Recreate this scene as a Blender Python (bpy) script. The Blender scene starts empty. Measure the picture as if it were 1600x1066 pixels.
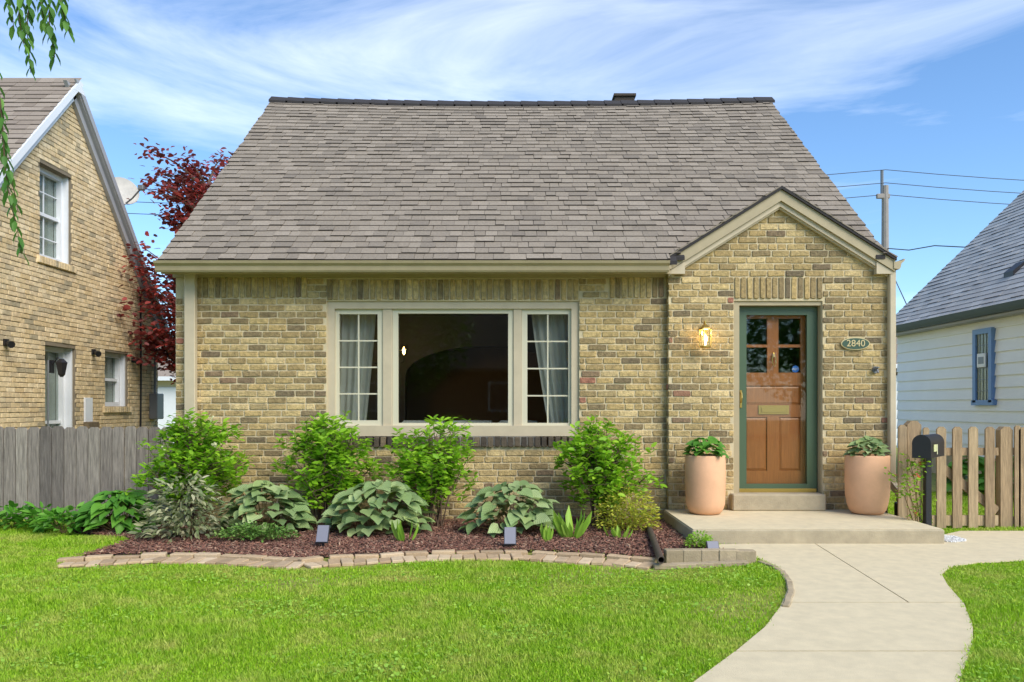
import bpy, math, random
import numpy as np
from mathutils import Vector, Matrix
random.seed(7); rng = np.random.default_rng(7)
S = bpy.context.scene; C = S.collection
R = math.radians
# ------------------------------------------------------------------ camera, sky, sun, exposure
FPX = 1225.0; CAMY = -8.75; CAMZ = 1.31
cam = bpy.data.cameras.new('camera'); co = bpy.data.objects.new('camera', cam); C.objects.link(co)
co.location = (0, CAMY, CAMZ); co.rotation_euler = (R(90), 0, 0)
cam.sensor_width = 36; cam.lens = 36*FPX/1600; cam.shift_y = 101/1600; cam.clip_end = 2000
S.camera = co
SUN_EL, SUN_AZ = 42, 42          # azimuth: degrees to the right of straight behind the camera
w = bpy.data.worlds.new('World'); S.world = w; w.use_nodes = True
nt = w.node_tree; nt.nodes.clear()
def N(t, kind, **kw):
    n = t.nodes.new(kind)
    for k, v in kw.items():
        if k.startswith('_'): setattr(n, k[1:], v)
        else: n.inputs[k.replace('__', ' ')].default_value = v
    return n
sky = N(nt, 'ShaderNodeTexSky', _sky_type='NISHITA', _sun_disc=False, _sun_elevation=R(SUN_EL), _sun_rotation=R(180-SUN_AZ), _air_density=1.0, _dust_density=0.3, _ozone_density=3.0)
tc = N(nt, 'ShaderNodeTexCoord')
mp = N(nt, 'ShaderNodeMapping'); mp.inputs['Scale'].default_value = (1.0, 1.3, 5.0); mp.inputs['Rotation'].default_value = (0.0, R(-16), 0); mp.inputs['Location'].default_value = (1.7, .4, .35)
nz = N(nt, 'ShaderNodeTexNoise', Scale=1.5, Detail=9.0, Roughness=0.6, Distortion=0.6)
rp = N(nt, 'ShaderNodeValToRGB'); rp.color_ramp.elements[0].position = 0.50; rp.color_ramp.elements[1].position = 0.90; rp.color_ramp.elements[1].color = (.78,.78,.78,1)
mx = N(nt, 'ShaderNodeMix', _data_type='RGBA'); mx.inputs[7].default_value = (7.2, 7.6, 8.2, 1)
bg = N(nt, 'ShaderNodeBackground', Strength=0.13); wo = N(nt, 'ShaderNodeOutputWorld')
nt.links.new(tc.outputs['Generated'], mp.inputs[0]); nt.links.new(mp.outputs[0], nz.inputs['Vector'])
nt.links.new(nz.outputs['Fac'], rp.inputs[0]); nt.links.new(rp.outputs[0], mx.inputs[0])
tn = N(nt, 'ShaderNodeMix', _data_type='RGBA', _blend_type='MULTIPLY'); tn.inputs[0].default_value = 1; tn.inputs[7].default_value = (.74, .90, 1.02, 1); nt.links.new(sky.outputs[0], tn.inputs[6]); nt.links.new(tn.outputs[2], mx.inputs[6]); nt.links.new(mx.outputs[2], bg.inputs[0]); nt.links.new(bg.outputs[0], wo.inputs[0])
sl = bpy.data.lights.new('sun', 'SUN'); sl.energy = 2.4; sl.angle = R(40); sl.color = (1, 0.93, 0.82)
so = bpy.data.objects.new('sun', sl); C.objects.link(so); so.rotation_euler = (R(90-SUN_EL), 0, R(SUN_AZ)); so.location = (3, -12, 20)
vs = S.view_settings; vs.view_transform = 'Standard'; vs.look = 'None'; vs.exposure = 0.80; vs.gamma = 1
# ------------------------------------------------------------------ helpers
def PX(x, D): return (x-800)/FPX*D
def PZ(y, D): return CAMZ+(634-y)/FPX*D
def Y(D): return D+CAMY
def G(x, y, z=0.0):
    D = (CAMZ-z)*FPX/(y-634); return (PX(x, D), Y(D))
class MB:
    def __init__(s): s.v = []; s.f = []; s.m = []
    def add(s, vs, fs, m=0):
        o = len(s.v); s.v += [tuple(p) for p in vs]
        for f in fs: s.f.append(tuple(i+o for i in f)); s.m.append(m)
        return s
    def box(s, x0, x1, y0, y1, z0, z1, m=0):
        return s.add([(x0,y0,z0),(x1,y0,z0),(x1,y1,z0),(x0,y1,z0),(x0,y0,z1),(x1,y0,z1),(x1,y1,z1),(x0,y1,z1)],
            [(0,3,2,1),(4,5,6,7),(0,1,5,4),(1,2,6,5),(2,3,7,6),(3,0,4,7)], m)
    def bbox(s, x0, x1, y0, y1, z0, z1, b=0.006, m=0):   # box with bevelled edges
        vs = []; 
        for sx in (0,1):
            for sy in (0,1):
                for sz in (0,1):
                    X, Yy, Z = (x0,x1)[sx], (y0,y1)[sy], (z0,z1)[sz]
                    dx, dy, dz = (b,-b)[sx], (b,-b)[sy], (b,-b)[sz]
                    vs += [(X,Yy+dy,Z+dz),(X+dx,Yy,Z+dz),(X+dx,Yy+dy,Z)]
        def i(sx,sy,sz,k): return (sx*4+sy*2+sz)*3+k
        fs = []
        for a in (0,1):
            fs.append([i(a,0,0,0),i(a,1,0,0),i(a,1,1,0),i(a,0,1,0)]); fs.append([i(0,a,0,1),i(1,a,0,1),i(1,a,1,1),i(0,a,1,1)]); fs.append([i(0,0,a,2),i(1,0,a,2),i(1,1,a,2),i(0,1,a,2)])
            for b2 in (0,1):
                fs.append([i(a,b2,0,0),i(a,b2,1,0),i(a,b2,1,1),i(a,b2,0,1)]); fs.append([i(a,0,b2,0),i(a,1,b2,0),i(a,1,b2,2),i(a,0,b2,2)]); fs.append([i(0,a,b2,1),i(1,a,b2,1),i(1,a,b2,2),i(0,a,b2,2)])
                for c in (0,1): fs.append([i(a,b2,c,0),i(a,b2,c,1),i(a,b2,c,2)])
        return s.add(vs, fs, m)
    def prism(s, poly, axis, a0, a1, m=0):               # poly 2D, extruded along axis
        n = len(poly)
        def P(p, a): return {'x':(a,p[0],p[1]),'y':(p[0],a,p[1]),'z':(p[0],p[1],a)}[axis]
        return s.add([P(p,a0) for p in poly]+[P(p,a1) for p in poly], [tuple(range(n))[::-1], tuple(range(n,2*n))]+[(i,(i+1)%n,n+(i+1)%n,n+i) for i in range(n)], m)
    def tube(s, pts, rad, n=8, m=0, caps=True):
        pts = [Vector(p) for p in pts]; L = len(pts)
        if not hasattr(rad, '__len__'): rad = [rad]*L
        vs = []; up = None
        for i, p in enumerate(pts):
            d = (pts[min(i+1,L-1)]-pts[max(i-1,0)]).normalized()
            if up is None: up = d.orthogonal().normalized()
            up = (up-d*up.dot(d)); up = up.normalized() if up.length > 1e-6 else d.orthogonal().normalized()
            b = d.cross(up)
            for k in range(n):
                a = 2*math.pi*k/n; vs.append(p+(up*math.cos(a)+b*math.sin(a))*rad[i])
        fs = [(i*n+k, i*n+(k+1)%n, (i+1)*n+(k+1)%n, (i+1)*n+k) for i in range(L-1) for k in range(n)]
        if caps: fs += [tuple(range(n))[::-1], tuple(range((L-1)*n, L*n))]
        return s.add(vs, fs, m)
    def lathe(s, prof, cx, cy, n=24, m=0):
        vs = [(cx+r*math.cos(2*math.pi*k/n), cy+r*math.sin(2*math.pi*k/n), z) for r, z in prof for k in range(n)]
        fs = [(i*n+k, i*n+(k+1)%n, (i+1)*n+(k+1)%n, (i+1)*n+k) for i in range(len(prof)-1) for k in range(n)]
        fs += [tuple(range(n))[::-1], tuple(range((len(prof)-1)*n, len(prof)*n))]
        return s.add(vs, fs, m)
    def bar(s, a, b, w, h, m=0):                          # rectangular bar from a to b
        a, b = Vector(a), Vector(b); d = (b-a).normalized()
        sd = d.cross(Vector((0,0,1))); sd = sd.normalized() if sd.length > .05 else Vector((1,0,0)); u = sd.cross(d)
        vs = [p+sd*(x*w/2)+u*(z*h/2) for p in (a,b) for x, z in ((-1,-1),(1,-1),(1,1),(-1,1))]
        return s.add(vs, [(3,2,1,0),(4,5,6,7)]+[(i,(i+1)%4,4+(i+1)%4,4+i) for i in range(4)], m)
WORLD = {}
def wl(o): return WORLD.get(o.name, Vector((0,0,0))) if o else Vector((0,0,0))
def link(name, me, loc, parent=None):
    o = bpy.data.objects.new(name, me); C.objects.link(o)
    WORLD[o.name] = Vector(loc); o.parent = parent; o.location = Vector(loc)-wl(parent)
    return o
def obj(name, mb, mats, parent=None, smooth=False, label=None, stuff=False):
    if not isinstance(mats, (list, tuple)): mats = [mats]
    v = np.array(mb.v, dtype=float); c = (v.min(0)+v.max(0))/2; c[2] = v[:,2].min()
    me = bpy.data.meshes.new(name); me.from_pydata((v-c).tolist(), [], mb.f)
    for mt in mats: me.materials.append(mt)
    if len(mats) > 1: me.polygons.foreach_set('material_index', mb.m)
    if smooth: me.polygons.foreach_set('use_smooth', [True]*len(me.polygons))
    me.validate(); me.update()
    o = link(name, me, c, parent)
    if label: o['label'] = label
    if stuff: o['kind'] = 'stuff'
    return o
def npobj(name, v, f, mat, parent=None, smooth=False, stuff=True):  # v (N,3), f (M,k)
    v = np.asarray(v, float); c = (v.min(0)+v.max(0))/2; c[2] = v[:,2].min(); k = f.shape[1]
    me = bpy.data.meshes.new(name); me.vertices.add(len(v)); me.vertices.foreach_set('co', (v-c).ravel().astype(np.float32))
    me.loops.add(f.size); me.loops.foreach_set('vertex_index', f.ravel().astype(np.int32))
    me.polygons.add(len(f)); me.polygons.foreach_set('loop_start', np.arange(0, f.size, k, dtype=np.int32)); me.polygons.foreach_set('loop_total', np.full(len(f), k, np.int32))
    if smooth: me.polygons.foreach_set('use_smooth', np.ones(len(f), bool))
    me.materials.append(mat); me.update(calc_edges=True)
    o = link(name, me, c, parent)
    if stuff: o['kind'] = 'stuff'
    return o
def tag(o, label, cat, group=None):
    o['label'] = label; o['category'] = cat
    if group: o['group'] = group
    return o
def thing(name, label, cat, loc, group=None):
    return tag(link(name, None, loc), label, cat, group)
def struct(o): o['kind'] = 'structure'; return o
def inpoly(px, py, poly):
    c = np.zeros(len(px), bool); n = len(poly)
    for i in range(n):
        x1, y1 = poly[i]; x2, y2 = poly[(i+1)%n]
        if y1 == y2: continue
        k = ((y1 > py) != (y2 > py)) & (px < (x2-x1)*(py-y1)/(y2-y1)+x1); c ^= k
    return c
# ------------------------------------------------------------------ materials
def lin(r, g, b): return tuple(((c/255)/12.92 if c/255 <= .04045 else ((c/255+.055)/1.055)**2.4) for c in (r,g,b))+(1,)
def mat(name, col=None, ramp=None, rough=.7, metal=0, noise=0.0, nscale=8, bump=0.0, bscale=40, trans=0, emit=None, estr=0, stretch=None, spec=.5, const=False, vein=False):
    m = bpy.data.materials.new(name); m.use_nodes = True; t = m.node_tree; b = t.nodes['Principled BSDF']; L = t.links.new
    b.inputs['Roughness'].default_value = rough; b.inputs['Metallic'].default_value = metal; b.inputs['Specular IOR Level'].default_value = spec
    geo = N(t, 'ShaderNodeNewGeometry'); out = None
    if ramp:
        oi = N(t, 'ShaderNodeObjectInfo'); ad = N(t, 'ShaderNodeMath', _operation='ADD'); fr = N(t, 'ShaderNodeMath', _operation='FRACT')
        L(oi.outputs['Random'], ad.inputs[0]); L(geo.outputs['Random Per Island'], ad.inputs[1]); L(ad.outputs[0], fr.inputs[0])
        cr = N(t, 'ShaderNodeValToRGB'); el = cr.color_ramp.elements
        cr.color_ramp.interpolation = 'CONSTANT' if const else 'LINEAR'
        while len(el) < len(ramp): el.new(.5)
        for e, (p, c) in zip(el, ramp): e.position = p; e.color = c
        L(fr.outputs[0], cr.inputs[0]); out = cr.outputs[0]
    tcn = N(t, 'ShaderNodeMapping'); L(geo.outputs['Position'], tcn.inputs[0])
    if stretch: tcn.inputs['Scale'].default_value = stretch
    if noise:
        n1 = N(t, 'ShaderNodeTexNoise', Scale=nscale, Detail=6.0, Roughness=.65); L(tcn.outputs[0], n1.inputs['Vector'])
        mr = N(t, 'ShaderNodeMapRange'); mr.inputs[1].default_value = .25; mr.inputs[2].default_value = .75; mr.inputs[3].default_value = 1-noise; mr.inputs[4].default_value = 1+noise
        L(n1.outputs['Fac'], mr.inputs[0])
        mm = N(t, 'ShaderNodeMix', _data_type='RGBA', _blend_type='MULTIPLY'); mm.inputs[0].default_value = 1
        if out: L(out, mm.inputs[6])
        else: mm.inputs[6].default_value = col
        L(mr.outputs[0], mm.inputs[7]); out = mm.outputs[2]
    if out: L(out, b.inputs['Base Color'])
    else: b.inputs['Base Color'].default_value = col
    if bump:
        n2 = N(t, 'ShaderNodeTexNoise', Scale=bscale, Detail=5.0); L(tcn.outputs[0], n2.inputs['Vector'])
        bp = N(t, 'ShaderNodeBump', Strength=bump, Distance=.01); L(n2.outputs['Fac'], bp.inputs['Height']); L(bp.outputs[0], b.inputs['Normal'])
    if emit: b.inputs['Emission Color'].default_value = emit; b.inputs['Emission Strength'].default_value = estr
    if trans:
        tr = N(t, 'ShaderNodeBsdfTranslucent'); ms = N(t, 'ShaderNodeMixShader'); ms.inputs[0].default_value = trans
        if out: L(out, tr.inputs[0])
        else: tr.inputs[0].default_value = col
        o = t.nodes['Material Output']; L(b.outputs[0], ms.inputs[1]); L(tr.outputs[0], ms.inputs[2]); L(ms.outputs[0], o.inputs[0])
    return m
M = {}
M['brick'] = mat('yellow_brick', ramp=[(0,lin(192,166,112)),(.16,lin(166,142,94)),(.32,lin(208,182,130)),(.46,lin(146,126,86)),(.58,lin(186,158,104)),(.70,lin(128,110,78)),(.82,lin(174,148,98)),(.90,lin(140,120,84)),(.96,lin(112,98,74)),(.985,lin(136,112,84)),(.99,lin(158,104,82)),(1,lin(160,106,84))], rough=.9, noise=.5, nscale=26, bump=.9, bscale=60)
M['lbrick'] = mat('buff_brick', ramp=[(0,lin(222,198,154)),(.25,lin(210,186,142)),(.45,lin(228,206,166)),(.6,lin(204,178,132)),(.75,lin(214,190,150)),(.9,lin(164,150,120)),(1,lin(222,200,160))], rough=.9, noise=.32, nscale=14, bump=.5, bscale=60)
M['dbrick'] = mat('dark_brick', ramp=[(0,lin(92,80,64)),(.5,lin(62,54,46)),(.8,lin(120,104,80)),(1,lin(80,70,58))], rough=.9, noise=.35, nscale=20, bump=.6, bscale=60)
M['mortar'] = mat('mortar', lin(204,187,150), rough=.95, noise=.16, nscale=6, bump=.5, bscale=90)
M['mortar2'] = mat('grey_mortar', lin(128,116,96), rough=.95, noise=.2, nscale=6)
M['shingle'] = mat('grey_shingle', ramp=[(0,lin(146,133,116)),(.25,lin(136,124,108)),(.5,lin(154,141,124)),(.7,lin(140,128,112)),(.85,lin(126,115,101)),(1,lin(147,134,117))], rough=.95, noise=.22, nscale=45, bump=.6, bscale=180)
M['shingle2'] = mat('brown_shingle', ramp=[(0,lin(150,136,120)),(.4,lin(132,118,104)),(.7,lin(160,146,130)),(1,lin(140,126,112))], rough=.95, noise=.12, nscale=30)
M['shingle3'] = mat('silver_shingle', ramp=[(0,lin(186,182,176)),(.5,lin(170,166,161)),(1,lin(196,192,186))], rough=.9, noise=.1, nscale=30)
M['tar'] = mat('dark_roof_edge', lin(52,48,47), rough=.9)
M['edge'] = mat('shingle_cut_edge_shade', lin(64,57,52), rough=.95)  # dark tone on cut edges puts the shadow line under each course into colour
M['trim'] = mat('taupe_paint', lin(172,156,122), rough=.55, noise=.1, nscale=5)
M['trim2'] = mat('light_taupe_paint', lin(194,178,148), rough=.55, noise=.09, nscale=5)
M['sash'] = mat('cream_paint', lin(206,198,170), rough=.45)
M['white'] = mat('white_paint', lin(226,228,230), rough=.5, noise=.03)
M['greytrim'] = mat('grey_paint', lin(158,158,160), rough=.55, noise=.08, nscale=4)
M['siding'] = mat('white_siding', lin(236,238,240), rough=.6, noise=.04, nscale=2)
M['creamsiding'] = mat('cream_siding', lin(206,198,172), rough=.6, noise=.04, nscale=2)
M['blue'] = mat('blue_paint', lin(112,146,196), rough=.5)
M['navy'] = mat('slate_blue_paint', lin(66,82,96), rough=.45)
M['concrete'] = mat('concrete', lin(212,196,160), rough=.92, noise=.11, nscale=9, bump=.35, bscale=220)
M['concrete2'] = mat('darker_concrete', lin(172,158,130), rough=.95, noise=.22, nscale=5, bump=.4, bscale=80)  # darker concrete; on the stoop sides it carries painted shade
M['joint'] = mat('joint_dirt', lin(92,82,66), rough=1)
M['soil'] = mat('lawn_soil', lin(138,140,62), rough=1, noise=.4, nscale=14)
M['mulchbase'] = mat('mulch_ground', lin(70,46,36), rough=1, noise=.4, nscale=40, bump=1, bscale=60)
M['chip'] = mat('mulch_chip', ramp=[(0,lin(140,94,76)),(.3,lin(104,70,58)),(.6,lin(160,114,92)),(.8,lin(82,56,48)),(.95,lin(190,156,128)),(1,lin(134,90,74))], rough=.95)
M['paver'] = mat('tan_paver', ramp=[(0,lin(196,170,134)),(.35,lin(176,148,114)),(.6,lin(208,184,150)),(.8,lin(160,136,106)),(1,lin(192,164,128))], rough=.95, noise=.18, nscale=16, bump=.4, bscale=70)
M['block'] = mat('grey_paver', ramp=[(0,lin(172,154,124)),(.5,lin(150,134,106)),(1,lin(182,164,132))], rough=.95, noise=.18, nscale=16, bump=.4, bscale=70)
M['fence'] = mat('weathered_wood', ramp=[(0,lin(140,130,118)),(.3,lin(118,108,98)),(.6,lin(152,142,128)),(.8,lin(106,98,90)),(1,lin(136,126,114))], rough=.95, noise=.55, nscale=9, bump=.7, bscale=30, stretch=(6,6,.5))
M['picket'] = mat('tan_picket_wood', ramp=[(0,lin(168,142,108)),(.4,lin(148,124,94)),(.7,lin(180,156,120)),(1,lin(156,130,98))], rough=.9, noise=.42, nscale=9, bump=.6, bscale=30, stretch=(6,6,.5))
M['wood'] = mat('stained_door_wood', lin(158,98,50), rough=.38, noise=.28, nscale=10, stretch=(7,7,.5))
M['green'] = mat('green_door_paint', lin(74,94,68), rough=.4, noise=.05, nscale=3)
M['brass'] = mat('brass', lin(200,168,92), rough=.3, metal=.9)
M['black'] = mat('black_metal', lin(34,33,35), rough=.45)
M['drain'] = mat('brown_drain_pipe', lin(78,66,58), rough=.6)
M['terra'] = mat('peach_clay', lin(222,172,132), rough=.8, noise=.12, nscale=4, bump=.1, bscale=60)
M['solar'] = mat('solar_panel_grey', lin(124,123,132), rough=.5)
M['plaque'] = mat('plaque_green', lin(56,82,62), rough=.5)
M['letter'] = mat('tan_lettering', lin(206,188,138), rough=.5)
M['sticker'] = mat('blue_sticker', lin(36,110,200), rough=.4)
M['grey'] = mat('grey_metal', lin(120,122,124), rough=.45, metal=.3)
M['dish'] = mat('dish_rusty_paint', lin(190,186,176), rough=.5, noise=.25, nscale=3)
M['pole'] = mat('pole_wood', lin(150,142,134), rough=.9, noise=.15, nscale=5)
M['wire'] = mat('wire', lin(70,76,84), rough=.7)
M['bark'] = mat('bark', lin(96,76,60), rough=.95, noise=.3, nscale=20)
M['stem'] = mat('green_stem', lin(120,104,62), rough=.9, noise=.2, nscale=20)
def leafmat(n, cols, tr=.3, rough=.5): return mat(n, ramp=[(i/(len(cols)-1), lin(*c)) for i, c in enumerate(cols)], rough=rough, trans=tr, spec=.35)
M['shrub'] = leafmat('shrub_leaf', [(156,204,44),(128,182,38),(182,222,64),(108,158,36),(166,212,50)],.45)
M['hosta'] = leafmat('blue_green_leaf', [(148,170,110),(122,148,90),(172,188,128),(106,132,82),(158,176,108)], .18)
M['dhosta'] = leafmat('deep_green_leaf', [(92,148,50),(74,126,42),(110,164,56),(84,138,48)], .25)
M['varieg'] = leafmat('cream_variegated_leaf', [(180,176,134),(130,142,92),(200,194,158),(98,120,72),(150,152,108),(112,128,84)], .2)
M['lily'] = leafmat('bright_leaf', [(168,206,74),(140,186,62),(184,216,90)], .35)
M['spirea'] = leafmat('gold_leaf', [(200,204,70),(164,182,58),(214,198,82),(140,168,54)], .3)
M['cover'] = leafmat('groundcover_leaf', [(112,150,64),(90,132,52),(140,166,88)], .25)
M['weed'] = leafmat('weed_leaf', [(104,166,50),(86,146,42),(124,178,66)], .3)
M['red'] = leafmat('burgundy_leaf', [(148,72,66),(112,62,60),(186,78,70),(98,60,58),(206,84,74),(132,70,64)], .3)
M['willow'] = leafmat('willow_leaf', [(92,140,54),(74,120,44),(112,158,64)], .35)
M['flower'] = leafmat('cream_petal', [(226,226,170),(238,236,196)], .3)
M['coral'] = leafmat('coral_petal', [(226,120,90),(236,140,104)], .3)
M['pebble'] = mat('white_pebble', ramp=[(0,lin(226,224,218)),(.6,lin(196,194,188)),(1,lin(236,234,230))], rough=.8)
M['curtain'] = mat('sheer_curtain', lin(240,237,230), rough=.9, trans=.45)
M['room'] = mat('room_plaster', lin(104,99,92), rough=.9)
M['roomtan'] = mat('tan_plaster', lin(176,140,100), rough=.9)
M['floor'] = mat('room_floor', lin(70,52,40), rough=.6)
M['sofa'] = mat('grey_upholstery', lin(176,172,168), rough=.95)
M['bulb'] = mat('lit_bulb', lin(255,200,120), emit=lin(255,190,110), estr=14)
M['amber'] = mat('amber_glass', lin(220,140,70), rough=.1, emit=lin(255,150,60), estr=.8)
M['bulb2'] = mat('porch_bulb', lin(255,225,170), emit=lin(255,220,160), estr=4)
def glass(name, tint=(1,1,1,1)):
    m = bpy.data.materials.new(name); m.use_nodes = True; t = m.node_tree; t.nodes.clear()
    g_ = N(t, 'ShaderNodeNewGeometry'); dt = N(t, 'ShaderNodeVectorMath', _operation='DOT_PRODUCT'); t.links.new(g_.outputs['Normal'], dt.inputs[0]); t.links.new(g_.outputs['Incoming'], dt.inputs[1])   # thin-sheet Schlick reflectance, same from both sides
    ab = N(t, 'ShaderNodeMath', _operation='ABSOLUTE'); t.links.new(dt.outputs['Value'], ab.inputs[0]); om = N(t, 'ShaderNodeMath', _operation='SUBTRACT'); om.inputs[0].default_value = 1; t.links.new(ab.outputs[0], om.inputs[1])
    pw = N(t, 'ShaderNodeMath', _operation='POWER'); pw.inputs[1].default_value = 5; t.links.new(om.outputs[0], pw.inputs[0]); fr = N(t, 'ShaderNodeMath', _operation='MULTIPLY_ADD'); fr.inputs[1].default_value = .9; fr.inputs[2].default_value = .035; t.links.new(pw.outputs[0], fr.inputs[0]); tr = N(t, 'ShaderNodeBsdfTransparent', Color=tint); gl = N(t, 'ShaderNodeBsdfGlossy', Roughness=0.02); ms = N(t, 'ShaderNodeMixShader'); o = N(t, 'ShaderNodeOutputMaterial')
    t.links.new(fr.outputs[0], ms.inputs[0]); t.links.new(tr.outputs[0], ms.inputs[1]); t.links.new(gl.outputs[0], ms.inputs[2]); t.links.new(ms.outputs[0], o.inputs[0]); return m
M['glass'] = glass('window_glass', (.82,.85,.83,1)); M['clear'] = glass('clear_glass', (.95,.95,.92,1))
M['blind'] = mat('pale_blind', lin(190,194,188), rough=.8)
M['dark'] = mat('dark_interior', lin(58,60,62), rough=.3)
def veined(m, k=.28):
    t = m.node_tree; L = t.links.new; cr = [n for n in t.nodes if n.type == 'VALTORGB'][0]; tcx = N(t,'ShaderNodeTexCoord'); sx = N(t,'ShaderNodeSeparateXYZ'); L(tcx.outputs['Object'], sx.inputs[0])
    ab = N(t,'ShaderNodeMath',_operation='ABSOLUTE'); L(sx.outputs['Y'], ab.inputs[0]); m1 = N(t,'ShaderNodeMath',_operation='MULTIPLY'); m1.inputs[1].default_value = .8; L(ab.outputs[0], m1.inputs[0])
    s1 = N(t,'ShaderNodeMath',_operation='SUBTRACT'); L(sx.outputs['X'], s1.inputs[0]); L(m1.outputs[0], s1.inputs[1]); m2 = N(t,'ShaderNodeMath',_operation='MULTIPLY'); m2.inputs[1].default_value = 44; L(s1.outputs[0], m2.inputs[0])
    sn = N(t,'ShaderNodeMath',_operation='SINE'); L(m2.outputs[0], sn.inputs[0]); mr = N(t,'ShaderNodeMapRange'); mr.inputs[1].default_value = .5; mr.inputs[2].default_value = 1; mr.inputs[3].default_value = 1.08; mr.inputs[4].default_value = 1-k; L(sn.outputs[0], mr.inputs[0])
    mm = N(t,'ShaderNodeMix',_data_type='RGBA',_blend_type='MULTIPLY'); mm.inputs[0].default_value = 1; L(cr.outputs[0], mm.inputs[6]); L(mr.outputs[0], mm.inputs[7])
    for n in t.nodes:
        if n.type == 'BSDF_PRINCIPLED': L(mm.outputs[2], n.inputs['Base Color'])
        if n.type == 'BSDF_TRANSLUCENT': L(mm.outputs[2], n.inputs[0])
veined(M['hosta'], .42); veined(M['dhosta'], .2)
# grass with a dry patch and broad tone drift
def grassmat():
    m = mat('grass_blade', ramp=[(0,lin(164,204,40)),(.3,lin(140,186,32)),(.6,lin(184,218,56)),(.85,lin(122,168,32)),(1,lin(200,220,90))], rough=.6, trans=.4, spec=.3)
    t = m.node_tree; L = t.links.new; cr = [n for n in t.nodes if n.type == 'VALTORGB'][0]; geo = [n for n in t.nodes if n.type == 'NEW_GEOMETRY'][0]
    nn = N(t, 'ShaderNodeTexNoise', Scale=2.4, Detail=8.0, Roughness=.78); L(geo.outputs['Position'], nn.inputs['Vector'])
    r2 = N(t, 'ShaderNodeMapRange'); r2.inputs[1].default_value = .46; r2.inputs[2].default_value = .70; r2.inputs[4].default_value = .75; L(nn.outputs['Fac'], r2.inputs[0])
    px, py = G(625, 906); sb = N(t, 'ShaderNodeVectorMath', _operation='SUBTRACT'); sb.inputs[1].default_value = (px, py, 0); L(geo.outputs['Position'], sb.inputs[0])
    sc = N(t, 'ShaderNodeVectorMath', _operation='MULTIPLY'); sc.inputs[1].default_value = (3.0, 6.5, 0); L(sb.outputs[0], sc.inputs[0])
    ln = N(t, 'ShaderNodeVectorMath', _operation='LENGTH'); L(sc.outputs[0], ln.inputs[0])
    r3 = N(t, 'ShaderNodeMapRange'); r3.inputs[1].default_value = 1.1; r3.inputs[2].default_value = .3; r3.inputs[4].default_value = .75; L(ln.outputs['Value'], r3.inputs[0])
    mxx = N(t, 'ShaderNodeMath', _operation='MAXIMUM'); L(r2.outputs[0], mxx.inputs[0]); L(r3.outputs[0], mxx.inputs[1])
    mm = N(t, 'ShaderNodeMix', _data_type='RGBA'); mm.inputs[7].default_value = lin(216,204,120); L(mxx.outputs[0], mm.inputs[0]); L(cr.outputs[0], mm.inputs[6])
    for n in t.nodes:
        if n.type == 'BSDF_PRINCIPLED': L(mm.outputs[2], n.inputs['Base Color'])
        if n.type == 'BSDF_TRANSLUCENT': L(mm.outputs[2], n.inputs[0])
    return m
M['grass'] = grassmat()
# ------------------------------------------------------------------ generic builders
def brick_geo(mb, P, u0, u1, v0, v1, m=0, proud=None, back=-.012, j=.003):
    """one worn brick on the plane P(u,v,n)"""
    if proud is None: proud = random.uniform(.006, .013)
    c = min(.006, (u1-u0)*.2); J = lambda: random.uniform(-j, j)
    ring = [(u0+c,v0),((u0+u1)/2,v0),(u1-c,v0),(u1,v0+c),(u1,v1-c),(u1-c,v1),((u0+u1)/2,v1),(u0+c,v1),(u0,v1-c),(u0,v0+c)]
    ring = [(a+J(), b+J()) for a, b in ring]; cu, cv = (u0+u1)/2, (v0+v1)/2; n = len(ring)
    ins = [(a+(.005 if a < cu else -.005), b+(.004 if b < cv else -.004)) for a, b in ring]
    mb.add([P(a,b,back) for a, b in ring]+[P(a,b,proud*.6) for a, b in ring]+[P(a,b,proud+random.uniform(-.001,.001)) for a, b in ins],
        [(i,(i+1)%n,n+(i+1)%n,n+i) for i in range(n)]+[(n+i,n+(i+1)%n,2*n+(i+1)%n,2*n+i) for i in range(n)]+[tuple(range(2*n,3*n))], m)
def courses(v0, v1, ch, spans, L=.212, joint=.0145):
    """running-bond rectangles; spans(v0,v1) gives the free u intervals of a course"""
    out = []; k = 0; v = v0
    while v+ch <= v1+1e-6:
        for a, b in spans(v, v+ch-joint):
            off = (k % 2)*L/2+random.uniform(-.012,.012); u = a-((a-off) % L)
            if k % 6 == 4: u -= L*.25
            while u < b:
                l = L*random.uniform(.94,1.06) if k % 6 != 5 else L*random.choice((.5,1,1))
                x0, x1 = max(u, a), min(u+l-joint, b)
                if x1-x0 > .03: out.append((x0, x1, v, v+ch-joint))
                u += l
        v += ch; k += 1
    return out
def lay(rects, P, m, parent, limit=300, key=None, name='brick'):
    rects = sorted(rects, key=key or (lambda r: -(r[1]-r[0])*(r[3]-r[2])))
    for r in rects[:limit]:
        mb = MB(); brick_geo(mb, P, *r); obj(name, mb, m, parent)
    if len(rects) > limit:
        mb = MB()
        for r in rects[limit:]: brick_geo(mb, P, *r)
        obj('brickwork', mb, m, parent, stuff=True)
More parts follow.
